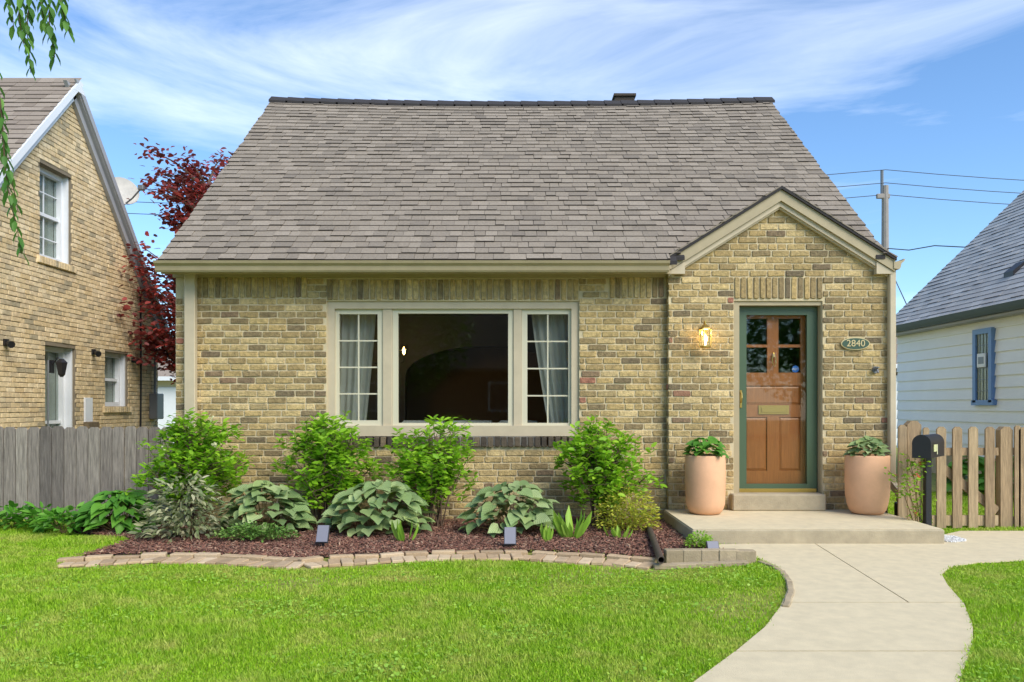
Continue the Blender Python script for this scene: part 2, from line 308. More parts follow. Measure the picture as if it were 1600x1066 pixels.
def shingles(P, u0f, u1f, nc, ex, m, parent, tw=.24, limit=300, vary=.4, spans=None, edge='edge'):
    """tabs on roof plane P(u,s,n): s runs up the slope"""
    tabs = []
    for k, a, b in [(k, a, b) for k in range(nc) for a, b in (spans(k*ex) if spans else [(u0f(k*ex), u1f(k*ex))])]:
        s = k*ex; u = a-random.uniform(0, tw)
        while u < b:
            l = tw*random.uniform(1-vary, 1+vary); x0, x1 = max(u,a), min(u+l-.004, b)
            if x1-x0 > .02: tabs.append((x0, x1, s, random.choice((0,0,.004,.008))))
            u += l
    tabs.sort(key=lambda q: q[2])
    def geo(mb, q):
        x0, x1, s, h = q; t0 = .017+h; drop = random.uniform(-.004,.004); sk = random.uniform(-.008,.008)
        a = [P(x0,s+drop,0),P(x1,s+drop,0),P(x1-sk*0,s+ex*1.3,0),P(x0,s+ex*1.3,0)]
        b = [P(x0,s+drop,t0),P(x1,s+drop,t0),P(x1+sk,s+ex*1.3,.006),P(x0+sk,s+ex*1.3,.006)]
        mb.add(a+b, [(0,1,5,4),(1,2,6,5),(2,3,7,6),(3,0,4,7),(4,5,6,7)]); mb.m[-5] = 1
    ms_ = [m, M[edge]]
    for q in tabs[:limit]:
        mb = MB(); geo(mb, q); obj('shingle', mb, ms_, parent)
    mb = MB()
    for q in tabs[limit:]: geo(mb, q)
    if mb.v: obj('shingle_field', mb, ms_, parent, stuff=True)
def framed(mb, x0, x1, y0, y1, z0, z1, w, wb=None):
    wb = wb or w
    mb.box(x0,x0+w,y0,y1,z0,z1); mb.box(x1-w,x1,y0,y1,z0,z1); mb.box(x0+w,x1-w,y0+.001,y1,z1-w,z1); mb.box(x0+w,x1-w,y0+.001,y1,z0,z0+wb)
    return mb
# ------------------------------------------------------------------ ground, walk, bed
mb = MB(); mb.add([(-150,-60,0),(150,-60,0),(150,200,0),(-150,200,0)], [(0,1,2,3)]); struct(obj('ground', mb, M['soil']))
walk_px = [(1123,853),(1124,863),(1152,872),(1180,873),(1199,882),(1214,890),(1227,908),(1230,926),(1219,952),(1195,984),(1152,1020),(1090,1066),(1010,1125),(1440,1180),(1470,1120),(1500,1066),(1520,1010),(1520,982),(1506,946),(1481,918),(1471,900),(1484,889),(1524,882),(1610,877),(1750,872),(1750,832),(1500,832),(1465,840),(1465,848)]
walk = [G(*p) for p in walk_px]
mb = MB(); mb.add([(x,y,.004) for x,y in walk], [tuple(range(len(walk)))]); wk = struct(obj('walkway', mb, M['joint']))
# slabs: the walk cut at its joints (bands of y), each a slab of its own
def clip(poly, f):   # keep f>=0
    out = []
    for i in range(len(poly)):
        p, q = poly[i], poly[(i+1)%len(poly)]; a, b = f(p), f(q)
        if a >= 0: out.append(p)
        if (a >= 0) != (b >= 0): t = a/(a-b); out.append((p[0]+(q[0]-p[0])*t, p[1]+(q[1]-p[1])*t))
    return out
ys = [-99, G(1300,1022)[1], G(1300,945)[1], 99]
def addslab(poly):
    if len(poly) < 3: return
    mb = MB(); n = len(poly); mb.add([(x,y,.005) for x,y in poly]+[(x,y,.016) for x,y in poly], [tuple(range(n,2*n))]+[(i,(i+1)%n,n+(i+1)%n,n+i) for i in range(n)]); obj('slab', mb, M['concrete'], wk)
for a, b in zip(ys[:-1], ys[1:]):
    pl = clip(clip(walk, lambda p: p[1]-a-.01), lambda p: b-.01-p[1])
    if b == 99:
        A, B = G(1275,853), G(1338,893); nx, ny = (B[1]-A[1]), -(B[0]-A[0]); q = math.hypot(nx,ny); f = lambda p: ((p[0]-A[0])*nx+(p[1]-A[1])*ny)/q
        addslab(clip(pl, lambda p: f(p)-.005)); addslab(clip(pl, lambda p: -f(p)-.005))
    else: addslab(pl)
inner_px = [(95,884),(122,873),(180,869),(252,867),(336,868),(420,875),(480,878),(500,873),(590,869),(680,866),(780,864),(859,864),(920,868),(960,872),(1020,876),(1045,872),(1120,872),(1180,873)]
bed = [G(*p) for p in inner_px]+[G(1152,871), G(1123,862), (1.66,-1.39),(1.70,-.02),(1.76,.08),(-3.8,.08),(-3.85,-.05),(-5.0,.0),G(120,835),G(205,846)]
mb = MB(); mb.add([(x,y,.012) for x,y in bed], [tuple(range(len(bed)))]); struct(obj('mulch_bed', mb, M['mulchbase']))
n = 60000; px = rng.uniform(-5,3,n); py = rng.uniform(-2.4,.1,n); k = inpoly(px,py,bed); px, py = px[k], py[k]; n = len(px)
def rotmats(yaw, pitch, roll, sc):
    cy, sy, cp, sp, cr, sr = np.cos(yaw), np.sin(yaw), np.cos(pitch), np.sin(pitch), np.cos(roll), np.sin(roll)
    m = np.empty((len(yaw),3,3))
    m[:,0,0]=cy*cp; m[:,0,1]=cy*sp*sr-sy*cr; m[:,0,2]=cy*sp*cr+sy*sr
    m[:,1,0]=sy*cp; m[:,1,1]=sy*sp*sr+cy*cr; m[:,1,2]=sy*sp*cr-cy*sr
    m[:,2,0]=-sp; m[:,2,1]=cp*sr; m[:,2,2]=cp*cr
    return m*np.asarray(sc).reshape(-1,1,1)
def scatter(bv, bf, mats, locs):
    bv = np.asarray(bv,float); bf = np.asarray(bf); n = len(locs)
    v = np.einsum('nij,kj->nki', mats, bv)+np.asarray(locs)[:,None,:]
    f = bf[None]+(np.arange(n)*len(bv))[:,None,None]
    return v.reshape(-1,3), f.reshape(-1,bf.shape[1])
chip = [(-1,-.28,0),(1,-.2,0),(.9,.3,0),(-.8,.25,0),(-1,-.28,.2),(1,-.2,.2),(.9,.3,.2),(-.8,.25,.2)]
cf = [(4,5,6,7),(0,1,5,4),(1,2,6,5),(2,3,7,6),(3,0,4,7)]
v, f = scatter(chip, cf, rotmats(rng.uniform(0,6.3,n), rng.normal(0,.35,n), rng.normal(0,.4,n), rng.uniform(.008,.024,n)), np.c_[px,py,rng.uniform(.012,.04,n)])
o = npobj('mulch', v, f, M['chip']); o['label'] = 'reddish brown wood mulch covering the planting bed'; o['category'] = 'mulch'
# lawn blades
n = 900000; d = 3.3+(rng.random(n)**1.25)*8.5; px = rng.uniform(-.78,.78,n)*d; py = d+CAMY
jx, jy = px+rng.normal(0,.014,n), py+rng.normal(0,.014,n); k = ~inpoly(jx,jy,walk) & ~inpoly(jx,jy,bed) & ~((py>-1.42)&(px>1.6)&(px<4.1)) & ~((py>-.04)&(px>-3.85)&(px<4.3)) & (px>-7.0)
edge_out = [G(87,892),G(240,886),G(330,887),G(417,892),G(480,894),G(511,891),G(656,881),G(808,879),G(960,889),G(1025,896),G(1063,889),G(1180,882)]
k &= ~inpoly(px,py,edge_out+[G(*p) for p in inner_px[::-1]])
th = np.sin(px*1.9+2*np.sin(py*1.3))*np.sin(py*2.3+1.5*np.sin(px*1.1+1)); k &= rng.random(len(px)) < np.clip(.95-.75*np.clip(th-.35,0,1)*1.6,.22,1)
px, py, d = px[k], py[k], d[k]; n = len(px); h = rng.uniform(.014,.036,n)*(1+.25*np.sin(px*3+1)*np.sin(py*4)); wd = (.0011+d*.00028)*np.where(rng.random(n)<.13,2.4,1.0); cl = np.sin(px*2.3+np.sin(py*3.1)*1.7)*np.sin(py*2.9+np.sin(px*2.7)*1.3); h = h*(1+.45*cl)
a = rng.uniform(0,6.3,n); ln = rng.uniform(.1,.9,n)*h; b = a+rng.normal(0,.5,n); ca, sa = np.cos(a)*wd, np.sin(a)*wd; lx, ly = -np.sin(b)*ln, np.cos(b)*ln
V = np.empty((n,5,3)); V[:,0]=np.c_[px-ca,py-sa,np.zeros(n)]; V[:,1]=np.c_[px+ca,py+sa,np.zeros(n)]; V[:,2]=np.c_[px+ca*.8+lx*.35,py+sa*.8+ly*.35,h*.62]; V[:,3]=np.c_[px-ca*.8+lx*.35,py-sa*.8+ly*.35,h*.62]; V[:,4]=np.c_[px+lx,py+ly,h]
I = np.arange(n)[:,None]*5; F = np.concatenate([I+np.array([[0,1,2]]), I+np.array([[0,2,3]]), I+np.array([[3,2,4]])])
o = npobj('lawn_grass', V.reshape(-1,3), F, M['grass']); o['label'] = 'bright green mown lawn grass in front of the house'; o['category'] = 'grass'
# garden edging of loose pavers
def resample(pts, step):
    out = []; acc = 0; pts = [Vector(p) for p in pts]
    for p, q in zip(pts[:-1], pts[1:]):
        L = (q-p).length; t = acc
        while t < L: out.append((p+(q-p)*(t/L), (q-p).normalized())); t += step
        acc = t-L
    return out
def paver(parent, c, d, l, wdt, z0, z1, m, tilt=.03):
    a = math.atan2(d[1],d[0])+random.uniform(-.06,.06); mb = MB(); mb.bbox(-l/2,l/2,-wdt/2,wdt/2,z0,z1,.005); t1, t2 = random.uniform(-tilt,tilt), random.uniform(-tilt,tilt)
    mb.v = [(c[0]+x*math.cos(a)-y*math.sin(a), c[1]+x*math.sin(a)+y*math.cos(a), z+x*t1+y*t2) for x,y,z in mb.v]
    obj('brick', mb, m, parent)
ed = thing('garden_edging', 'curved edging of tan paving bricks between mulch bed and lawn', 'edging', (*G(560,885),0))
mid = [((a[0]+b[0])/2,(a[1]+b[1])/2) for a,b in zip([G(*p) for p in [(120,875),(252,867),(336,868),(420,875),(480,877),(500,873),(680,866),(808,864),(960,872),(1022,877)]],[G(*p) for p in [(90,892),(240,886),(330,887),(417,892),(480,894),(511,891),(656,881),(808,879),(960,889),(1025,896)]])]
for p, dd in resample(mid, .103):
    nrm = Vector((-dd[1],dd[0])); c = p-nrm*.045; paver(ed, c, nrm, .19+random.uniform(-.02,.01), .096, 0, .020+random.uniform(0,.012), M['paver'], .06)
for p, dd in resample(mid, .212):
    nrm = Vector((-dd[1],dd[0])); paver(ed, p+nrm*.115, dd, .2, .088, .0, .034+random.uniform(0,.014), M['paver'])
bl = thing('block_edging', 'row of grey brown edging blocks between black pipe end and walkway', 'edging', (*G(1110,880),0))
for i in range(5):
    x = 1052+i*27.5; paver(bl, G(x+2,880), (1,.02), .165, .09, 0, .115-.006*(i==4), M['block'], .01); 
    paver(bl, G(x-12,889-i*1.1), (1,.03), .19, .08, 0, .04, M['block'], .01)
for p, dd in resample([G(*q) for q in [(1188,884),(1202,889),(1216,898),(1226,912),(1229,928),(1221,950)]], .125): paver(bl, p-Vector((-dd[1],dd[0]))*-.03, dd, .118, .045, 0, .03, M['block'])
# stoop
st = thing('front_stoop', 'low concrete stoop slab with threshold step below the front door', 'stoop', (2.9,-.7,0))
mb = MB(); mb.bbox(1.69,4.06,-1.40,0.0,.001,.146,.012); obj('platform', mb, M['concrete2'], st)  # shade on the front and sides put into the colour by darker concrete
mb = MB(); mb.bbox(1.70,4.05,-1.39,-.002,.1465,.1505,.001); obj('lit_top_surface', mb, M['concrete'], st)  # paler sheet: brighter light on the top put into the colour
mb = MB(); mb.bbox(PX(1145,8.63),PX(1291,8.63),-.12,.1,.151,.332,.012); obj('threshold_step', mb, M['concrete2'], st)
# ------------------------------------------------------------------ main house
WM, WE = .10, 0.0          # main wall and entry wall planes (y)
house = thing('brick_house', 'yellow brick cape cod house with grey shingle roof and gabled entry', 'house', (0,2,0))
wx0, wx1, wz0, wz1 = PX(510,8.85), PX(905,8.85), PZ(698,8.85), PZ(470,8.85)     # window opening
dx0, dx1, dz0, dz1 = PX(1147,8.75), PX(1286,8.75), .15, PZ(470,8.75)              # door opening
EX0, EX1 = 1.75, 4.20; apx, apz, gs = 2.975, 3.70, .6236
RX0, RX1, EZ, RS = -3.84, 4.12, 2.887, .8156; RY = 3.83; RZ = EZ+RS*(RY+.2)
mo = .012
mb = MB()
mb.box(-3.8,wx0,WM+mo,.35,-.1,2.8); mb.box(wx1,EX0,WM+mo,.35,-.1,2.8); mb.box(wx0,wx1,WM+mo,.35,wz1,2.8); mb.box(wx0,wx1,WM+mo,.35,-.1,wz0)
mb.box(EX0,dx0,WE+mo,.35,-.1,2.9); mb.box(dx1,EX1,WE+mo,.35,-.1,2.9); mb.box(dx0,dx1,WE+mo,.35,dz1,2.9); mb.box(dx0,dx1,WE+mo,.35,-.1,.15)
mb.prism([(EX0,2.9),(EX1,2.9),(EX1,apz-.03-gs*(EX1-apx)),(apx,apz-.03),(EX0,apz-.03-gs*(apx-EX0))],'y',WE+mo,.3)
mb.prism([(.351,-.1),(7.6,-.1),(7.6,2.85),(RY,RZ-.1),(.351,2.9)],'x',-3.8,-3.6); mb.prism([(.351,-.1),(7.6,-.1),(7.6,2.85),(RY,RZ-.1),(.351,2.9)],'x',3.95,4.08); mb.box(-3.6,3.95,7.4,7.6,-.1,2.85); mb.box(4.081,EX1,.351,1.5,-.1,2.9)
wall = obj('wall', mb, M['mortar'], house)
PM = lambda u,v,n: (u, WM+mo-n, v); PE = lambda u,v,n: (u, WE+mo-n, v)
CH = .0745
soldz = (math.floor(PZ(456,8.85)/CH)*CH, PZ(432,8.85)); hz0, hz1 = PZ(468,8.85), PZ(437,8.85)
def sub(iv, holes):
    for h0, h1 in holes:
        nv = []
        for a, b in iv:
            if h1 <= a or h0 >= b: nv.append((a,b)); continue
            if a < h0: nv.append((a,h0))
            if h1 < b: nv.append((h1,b))
        iv = nv
    return iv
sillz0, sillz1 = PZ(698,8.85), PZ(683,8.85)
def spM(v0, v1):
    h = []
    if v1 > wz0-.002 and v0 < wz1: h.append((wx0-.005,wx1+.005))
    if v1 > hz0-.005: h.append((wx0,wx1))
    if v1 > soldz[0]-.005: h += [(-3.9,PX(480,8.85)),(PX(950,8.85),1.8)]
    return sub([(-3.795,EX0-.004)], h)
def spE(v0, v1):
    h = []
    if v1 > .15 and v0 < dz1: h.append((dx0-.004,dx1+.004))
    if v1 > PZ(466,8.75)-.004 and v0 < PZ(436,8.75): h.append((dx0-.004,dx1+.004))
    if v1 > .0 and v0 < .33: h.append((PX(1145,8.63)-.02,PX(1291,8.63)+.02))
    top = v1+.02; hw = (apz-.13-top)/gs
    if hw <= .05: return []
    return sub([(max(EX0,apx-hw), min(EX1-.005,apx+hw))], h)
rM = [r for r in courses(0.0, 2.78, CH, spM)]; rE = courses(0.0, 3.62, CH, spE)
vis = lambda r: (0 if (r[2] > .8) else 1, -(r[1]-r[0]))
lay(rM, PM, M['brick'], wall, 150, vis); lay(rE, PE, M['brick'], wall, 150, vis)
lay(courses(0.0, 2.78, CH, lambda a,b: [(WE+.02,WM)]), lambda u,v,n: (EX0+mo-.012-n, u, v), M['brick'], wall, 0)
def soldiers(P, u0, u1, v0, v1, m='brick', wdt=.07, proud=(.010,.020)):
    n = round((u1-u0)/wdt); s = (u1-u0)/n
    for i in range(n):
        mb = MB(); brick_geo(mb, P, u0+i*s+.007, u0+(i+1)*s-.008, v0+random.uniform(-.006,.003), v1, proud=random.uniform(*proud)); obj('soldier_brick', mb, M[m], wall)
soldiers(PM, wx0, wx1, hz0, hz1); soldiers(PM, PX(306,8.85), PX(480,8.85), *soldz); soldiers(PM, PX(952,8.85), EX0-.03, *soldz)
soldiers(PE, dx0, dx1, PZ(466,8.75), math.ceil(PZ(438,8.75)/CH)*CH-.014); soldiers(PM, wx0, wx1+.02, sillz0, sillz1, 'dbrick', .075, (.04,.055))
# eaves, gutter
mb = MB(); mb.box(-3.82,1.74,-.2,WM+.01,2.80,2.84); mb.box(-3.82,1.74,WM-.028,WM+.011,2.755,2.799); mb.box(-3.83,1.72,-.2,-.17,2.75,2.798); obj('soffit', mb, M['trim'], house)
gut = [(-.201,2.885),(-.201,2.765),(-.26,2.755),(-.275,2.775),(-.285,2.82),(-.315,2.845),(-.325,2.872),(-.312,2.872),(-.30,2.855),(-.215,2.84),(-.215,2.885)]
mb = MB(); mb.prism(gut,'x',-3.86,1.70); obj('gutter', mb, M['trim'], house)
mb = MB(); mb.prism([(4.215+(-.201-p[0]), p[1]+.06) for p in gut],'y',-.1,1.3); obj('gutter', mb, M['trim'], house)
ds = obj('downspout', MB().bbox(PX(287,8.75),PX(304,8.75),.005,.085,.05,2.80,.008), M['trim2'], house)
mb = MB(); x0, x1 = 4.185, 4.255; mb.bbox(x0,x1,-.07,0.0,.42,2.85,.008); mb.bar((4.22,-.035,.45),(4.29,-.16,.29),.075,.06); obj('downspout', mb, M['trim2'], house)
mb = MB(); mb.bbox(4.22,4.36,-.24,-.08,.05,.25,.012); mb.bbox(4.235,4.345,-.22,-.1,.25,.30,.01); obj('drain_adapter', mb, M['black'], house)
# main roof
nrm = Vector((0,-RS,1)).normalized(); sv = Vector((0,1,RS)).normalized(); SL = (RY+.2)/sv.y
def sag(x, s): return .07*(((x-.14)/3.98)**2-.6)*(s/SL)**3
def PR(u, s, n): p = Vector((u,-.215,EZ+.005))+sv*s+nrm*n; return (p.x, p.y, p.z+sag(u,s))
mb = MB(); mb.prism([(-.2,EZ-.04),(RY,RZ-.07),(7.9,EZ-.04),(7.9,EZ-.01),(RY,RZ-.03),(-.2,EZ)],'x',RX0,EX0-.05)
for i in range(24):
    xa, xb = EX0-.05+(RX1-EX0+.05)*i/24, EX0-.05+(RX1-EX0+.05)*(i+1)/24; zz = apz-gs*max(abs(xa-apx),abs(xb-apx)); y0 = max(-.2,-.2+(zz-EZ)/RS-.02)
    mb.prism([(y0,EZ+RS*(y0+.2)-.04),(RY,RZ-.07),(7.9,EZ-.04),(7.9,EZ-.01),(RY,RZ-.03),(y0,EZ+RS*(y0+.2))],'x',xa,xb)
roof = obj('roof', mb, M['tar'], house)
EXP = SL/38.5
def rspans(s):
    z = EZ+sv.z*(s+EXP*.6); h = (apz+.02-z)/gs
    if h <= 0: return [(RX0-.01,RX1+.01)]
    return [(RX0-.01,apx-h)]+([(apx+h,RX1+.01)] if apx+h < RX1 else [])
shingles(PR, None, None, 39, EXP, M['shingle'], roof, .165, spans=rspans)
nseg = 30
for i in range(nseg):
    a = RX0-.02+(RX1-RX0+.04)*i/nseg; b = a+(RX1-RX0+.04)/nseg+.03; mb = MB()
    za, zb = RZ+.06+sag(a,SL)+.012, RZ+.06+sag(b,SL); mb.add([(a,RY-.15,za-.11),(a,RY,za),(a,RY+.15,za-.11),(b,RY-.15,zb-.11),(b,RY,zb),(b,RY+.15,zb-.11),(a,RY-.15,za-.15),(b,RY-.15,zb-.15)],[(0,3,4,1),(1,4,5,2),(0,1,2),(5,4,3),(6,7,3,0)]); obj('ridge_cap', mb, M['tar'], roof)
mb = MB(); mb.box(PX(958,13.4),PX(988,13.4),4.4,4.9,5.3,6.50); mb.box(PX(956,13.4),PX(990,13.4),4.37,4.93,6.50,6.54); obj('chimney', mb, M['dbrick'], roof)
# entry gable roof and trim
gl, gr = EX0-.04, EX1+.04
def gz(x): return apz-gs*abs(x-apx)
mb = MB(); mb.prism([(gl,gz(gl)),(apx,apz),(gr,gz(gr)),(gr,gz(gr)+.03),(apx,apz+.035),(gl,gz(gl)+.03)],'y',-.115,1.25); groof = obj('gable_roof', mb, M['tar'], house)
for sgn in (-1,1):
    Ug = Vector((0,1,0)); Vg = Vector((-sgn, 0, gs)).normalized(); Ng = Vector((sgn*gs,0,1)).normalized(); e = Vector((gl if sgn < 0 else gr, -.12, gz(gl if sgn<0 else gr)+.03))
    shingles(lambda u,s,n: tuple(e+Ug*u+Vg*s+Ng*n), lambda s: 0, lambda s: 1.35, 10, .142, M['shingle'], groof, .25, 20, edge='shingle')
c = math.sqrt(1+gs*gs)
def band(mb, t0, t1, y0, y1, xl, xr):
    a, b = t0*c, t1*c
    mb.prism([(xl,gz(xl)-a),(apx,apz-a),(apx,apz-b),(xl,gz(xl)-b)],'y',y0,y1); mb.prism([(apx,apz-a),(xr,gz(xr)-a),(xr,gz(xr)-b),(apx,apz-b)],'y',y0,y1)
mb = MB(); band(mb,.002,.105,-.09,.0,gl+.01,gr-.01); obj('rake_board', mb, M['trim'], house)
mb = MB(); band(mb,.106,.155,-.06,.0,EX0-.012,EX1+.012); band(mb,.150,.172,-.035,.0,EX0+.02,EX1-.02); obj('rake_moulding', mb, M['trim2'], house)
for xa, xb in ((EX0-.02,EX0+.165),(EX1-.165,EX1+.015)):
    z0 = PZ(428,8.68); mb = MB(); mb.prism([(xa,z0),(xb,z0),(xb,gz(xb)-.13),(xa,gz(xa)-.13)] ,'y',-.075,.0); obj('cornice_return', mb, M['trim2'], house)
# front window
win = obj('window', framed(MB(), wx0, wx1, .14, .30, PZ(682,8.85), wz1, .085, .12), M['trim2'], house, label='wide three-part front window with gridded side casements')
D2 = 8.93; y2 = Y(D2)
for a, b in ((598,613),(802,815)): obj('mullion', MB().bbox(PX(a,D2),PX(b,D2),y2-.02,y2+.12,PZ(670,D2),PZ(482,D2),.006), M['trim2'], win)
for (a, b, c0, d0, e0, f0) in ((520,598,530,590,491,657),(613,802,622,794,490,661),(815,896,824,888,491,661)):
    sx0, sx1, gx0, gx1, gz1, gz0 = PX(a,D2)+.002, PX(b,D2)-.002, PX(c0,D2), PX(d0,D2), PZ(e0,D2), PZ(f0,D2); z0, z1 = PZ(668,D2), PZ(483,D2); mb = MB()
    mb.box(sx0,gx0,y2,y2+.06,z0,z1); mb.box(gx1,sx1,y2,y2+.06,z0,z1); mb.box(gx0,gx1,y2+.001,y2+.06,gz1,z1); mb.box(gx0,gx1,y2+.001,y2+.06,z0,gz0); obj('sash', mb, M['sash'], win)
    obj('pane', MB().box(gx0-.01,gx1+.01,y2+.03,y2+.036,gz0-.01,gz1+.01), M['glass'], win)
    if b != 802:
        obj('muntin', MB().box((gx0+gx1)/2-.008,(gx0+gx1)/2+.008,y2+.012,y2+.026,gz0,gz1), M['sash'], win)
        for i in (1,2,3): z = gz0+(gz1-gz0)*i/4; obj('muntin', MB().box(gx0,gx1,y2+.014,y2+.028,z-.008,z+.008), M['sash'], win)
# interior room
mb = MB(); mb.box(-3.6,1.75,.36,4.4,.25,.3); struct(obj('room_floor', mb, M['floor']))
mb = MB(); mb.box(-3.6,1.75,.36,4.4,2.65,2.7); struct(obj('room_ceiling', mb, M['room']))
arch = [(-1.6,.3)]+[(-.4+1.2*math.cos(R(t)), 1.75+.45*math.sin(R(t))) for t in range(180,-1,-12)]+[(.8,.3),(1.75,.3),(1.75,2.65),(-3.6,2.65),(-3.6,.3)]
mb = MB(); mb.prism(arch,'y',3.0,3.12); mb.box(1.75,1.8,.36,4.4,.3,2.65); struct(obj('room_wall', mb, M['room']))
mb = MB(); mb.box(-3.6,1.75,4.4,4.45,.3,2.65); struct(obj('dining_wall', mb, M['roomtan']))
def curtain(x0, x1, xg, label):
    nu, nv = 40, 10; vs = []
    for j in range(nv+1):
        t = j/nv; z = 2.45-1.9*t; e = t**1.2
        for i in range(nu+1): u = i/nu; a, b = x0+(xg[0]-x0)*e, x1+(xg[1]-x1)*e; vs.append((a+(b-a)*u, .385+.02*math.sin(u*38)+.01*math.sin(u*17), z))
    mb = MB(); mb.add(vs, [(j*(nu+1)+i, j*(nu+1)+i+1, (j+1)*(nu+1)+i+1, (j+1)*(nu+1)+i) for j in range(nv) for i in range(nu)])
    tag(obj('curtain', mb, M['curtain'], smooth=True), label, 'curtain', 'sheer window curtains')
curtain(-2.12,-1.58,(-2.12,-1.76),'sheer grey curtain hanging inside the left casement of front window'); curtain(.22,.82,(.52,.82),'sheer grey curtain hanging inside the right casement of front window')
so_ = thing('sofa', 'light grey sofa back seen low behind the front window glass', 'sofa', (-.5,.9,.3))
for a, b in ((-1.35,-.78),(-.77,-.2),(-.19,.35)): obj('back_cushion', MB().bbox(a,b,.62,.82,.75,1.13,.05), M['sofa'], so_, True)
obj('base', MB().bbox(-1.5,.5,.6,1.5,.31,.76,.03), M['sofa'], so_)
obj('armrest', MB().prism([(.55,.31),(1.05,.31),(1.05,.95),(.75,1.28),(.55,1.3)],'y',.6,1.3), M['sofa'], so_)
ch = thing('chandelier', 'small lit chandelier with amber glass shades behind the window', 'chandelier', (-1.75,2.2,1.6))
mb = MB(); mb.tube([(-1.75,2.2,2.65),(-1.75,2.2,1.95)],.008); 
for dx in (-.24,.24): mb.tube([(-1.75,2.2,1.95),(-1.75+dx*.6,2.2,1.90),(-1.75+dx,2.2,1.93),(-1.75+dx,2.2,2.0)],.009)
obj('arm', mb, M['black'], ch)
cl_ = bpy.data.lights.new('chandelier_light','POINT'); cl_.energy = 3; cl_.color = (1,.75,.45); cl_.shadow_soft_size = .05; q_ = bpy.data.objects.new('chandelier_light', cl_); C.objects.link(q_); q_.parent = ch; q_.location = (0,-.15,.5)
for dx in (-.24,.24):
    x = -1.75+dx; obj('shade', MB().lathe([(.03,2.0),(.06,2.03),(.07,2.10),(.05,2.17)],x,2.2,14), M['clear'], ch, True); obj('bulb', MB().lathe([(.005,2.02),(.02,2.05),(.018,2.09),(.004,2.13)],x,2.2,10), M['bulb'], ch, True)
# door
D3 = 8.87; y3 = Y(D3); X3 = lambda p: PX(1080+p/2.9625, D3); Z3 = lambda p: PZ(440+p/2.9625, D3)
cas = MB(); cas.box(dx0,X3(212),.03,.34,.332,dz1); cas.box(X3(586),dx1,.03,.34,.332,dz1); cas.box(X3(212),X3(586),.031,.34,Z3(115),dz1); obj('door_casing', cas, M['trim'], house)
sd = MB(); sd.box(X3(214),X3(256),y3,y3+.045,Z3(984),Z3(117)); sd.box(X3(536),X3(583),y3,y3+.045,Z3(984),Z3(117)); sd.box(X3(256),X3(536),y3+.001,y3+.045,Z3(155),Z3(117)); sd.box(X3(256),X3(536),y3+.001,y3+.045,Z3(958),Z3(937))
sdo = obj('storm_door', sd, M['green'], house, label='green framed full glass storm door')
obj('kick_sweep', MB().bbox(X3(222),X3(580),y3-.006,y3+.04,Z3(982),Z3(958.5),.003), M['brass'], sdo)
obj('pane', MB().box(X3(254),X3(538),y3+.02,y3+.025,Z3(939),Z3(153)), M['clear'], sdo)
mb = MB(); xh = X3(229); mb.bbox(xh-.013,xh+.013,y3-.012,y3-.0005,Z3(585),Z3(503),.004); mb.tube([(xh,y3-.03,Z3(560)),(xh,y3-.05,Z3(540)),(xh,y3-.03,Z3(515))],.007,8); mb.tube([(xh,y3,Z3(515)),(xh,y3-.03,Z3(515))],.006,8); mb.tube([(xh,y3,Z3(560)),(xh,y3-.03,Z3(560))],.006,8); obj('handle', mb, M['brass'], sdo)
D4 = 8.95; y4 = Y(D4); X4 = lambda p: PX(1080+p/2.9625, D4); Z4 = lambda p: PZ(440+p/2.9625, D4)
dl, dr = X4(216), X4(532); mb = MB(); yb = y4+.045
mb.box(dl,X4(248),y4,yb,Z4(960),Z4(130)); mb.box(X4(507),dr,y4,yb,Z4(960),Z4(130)); a, b = X4(248), X4(507)
for q0, q1 in ((172,130),(482,422),(627,570),(960,876)): mb.box(a,b,y4+.001,yb,Z4(q0),Z4(q1))
mb.box(X4(352),X4(404),y4+.0005,yb,Z4(422),Z4(172)); mb.box(X4(352),X4(408),y4+.0005,yb,Z4(876),Z4(627)); 
for q0, q1 in ((a,X4(352)),(X4(404),b)): mb.box(q0,q1,y4+.002,yb,Z4(305),Z4(292))
wd_ = obj('front_door', mb, M['wood'], house, label='varnished wood panel door with four small panes')
for q0, q1, q2, q3 in ((248,507,570,482),(248,352,876,627),(408,507,876,627)):
    x0, x1, z0, z1 = X4(q0), X4(q1), Z4(q2), Z4(q3); i = .028
    mb = MB(); mb.add([(x0,y4+.02,z0),(x1,y4+.02,z0),(x1,y4+.02,z1),(x0,y4+.02,z1),(x0+i,y4+.007,z0+i),(x1-i,y4+.007,z0+i),(x1-i,y4+.007,z1-i),(x0+i,y4+.007,z1-i)],[(4,5,6,7)]+[(k,(k+1)%4,4+(k+1)%4,4+k) for k in range(4)]); obj('panel', mb, M['wood'], wd_)
for q0, q1 in ((248,352),(404,507)):
    for r0, r1 in ((292,172),(422,305)): obj('pane', MB().box(X4(q0),X4(q1),y4+.025,y4+.03,Z4(r0),Z4(r1)), M['glass'], wd_)
struct(obj('entry_hall', MB().box(dl-.1,dr+.1,1.5,1.55,.3,2.65), M['room']))
mb = MB(); mb.bbox(X4(310),X4(452),y4-.012,y4-.0005,Z4(615),Z4(573),.003); mb.bbox(X4(322),X4(440),y4-.02,y4-.0125,Z4(606),Z4(582),.003); obj('mail_slot', mb, M['brass'], wd_)
mb = MB(); xk = X4(380); mb.lathe([(.001,Z4(352)),(.018,Z4(350)),(.012,Z4(335)),(.004,Z4(328))],xk,y4-.012,10); mb.tube([(xk-.018,y4-.02,Z4(350)),(xk-.02,y4-.03,Z4(375)),(xk,y4-.035,Z4(398)),(xk+.02,y4-.03,Z4(375)),(xk+.018,y4-.02,Z4(350))],.006,8); obj('knocker', mb, M['brass'], wd_)
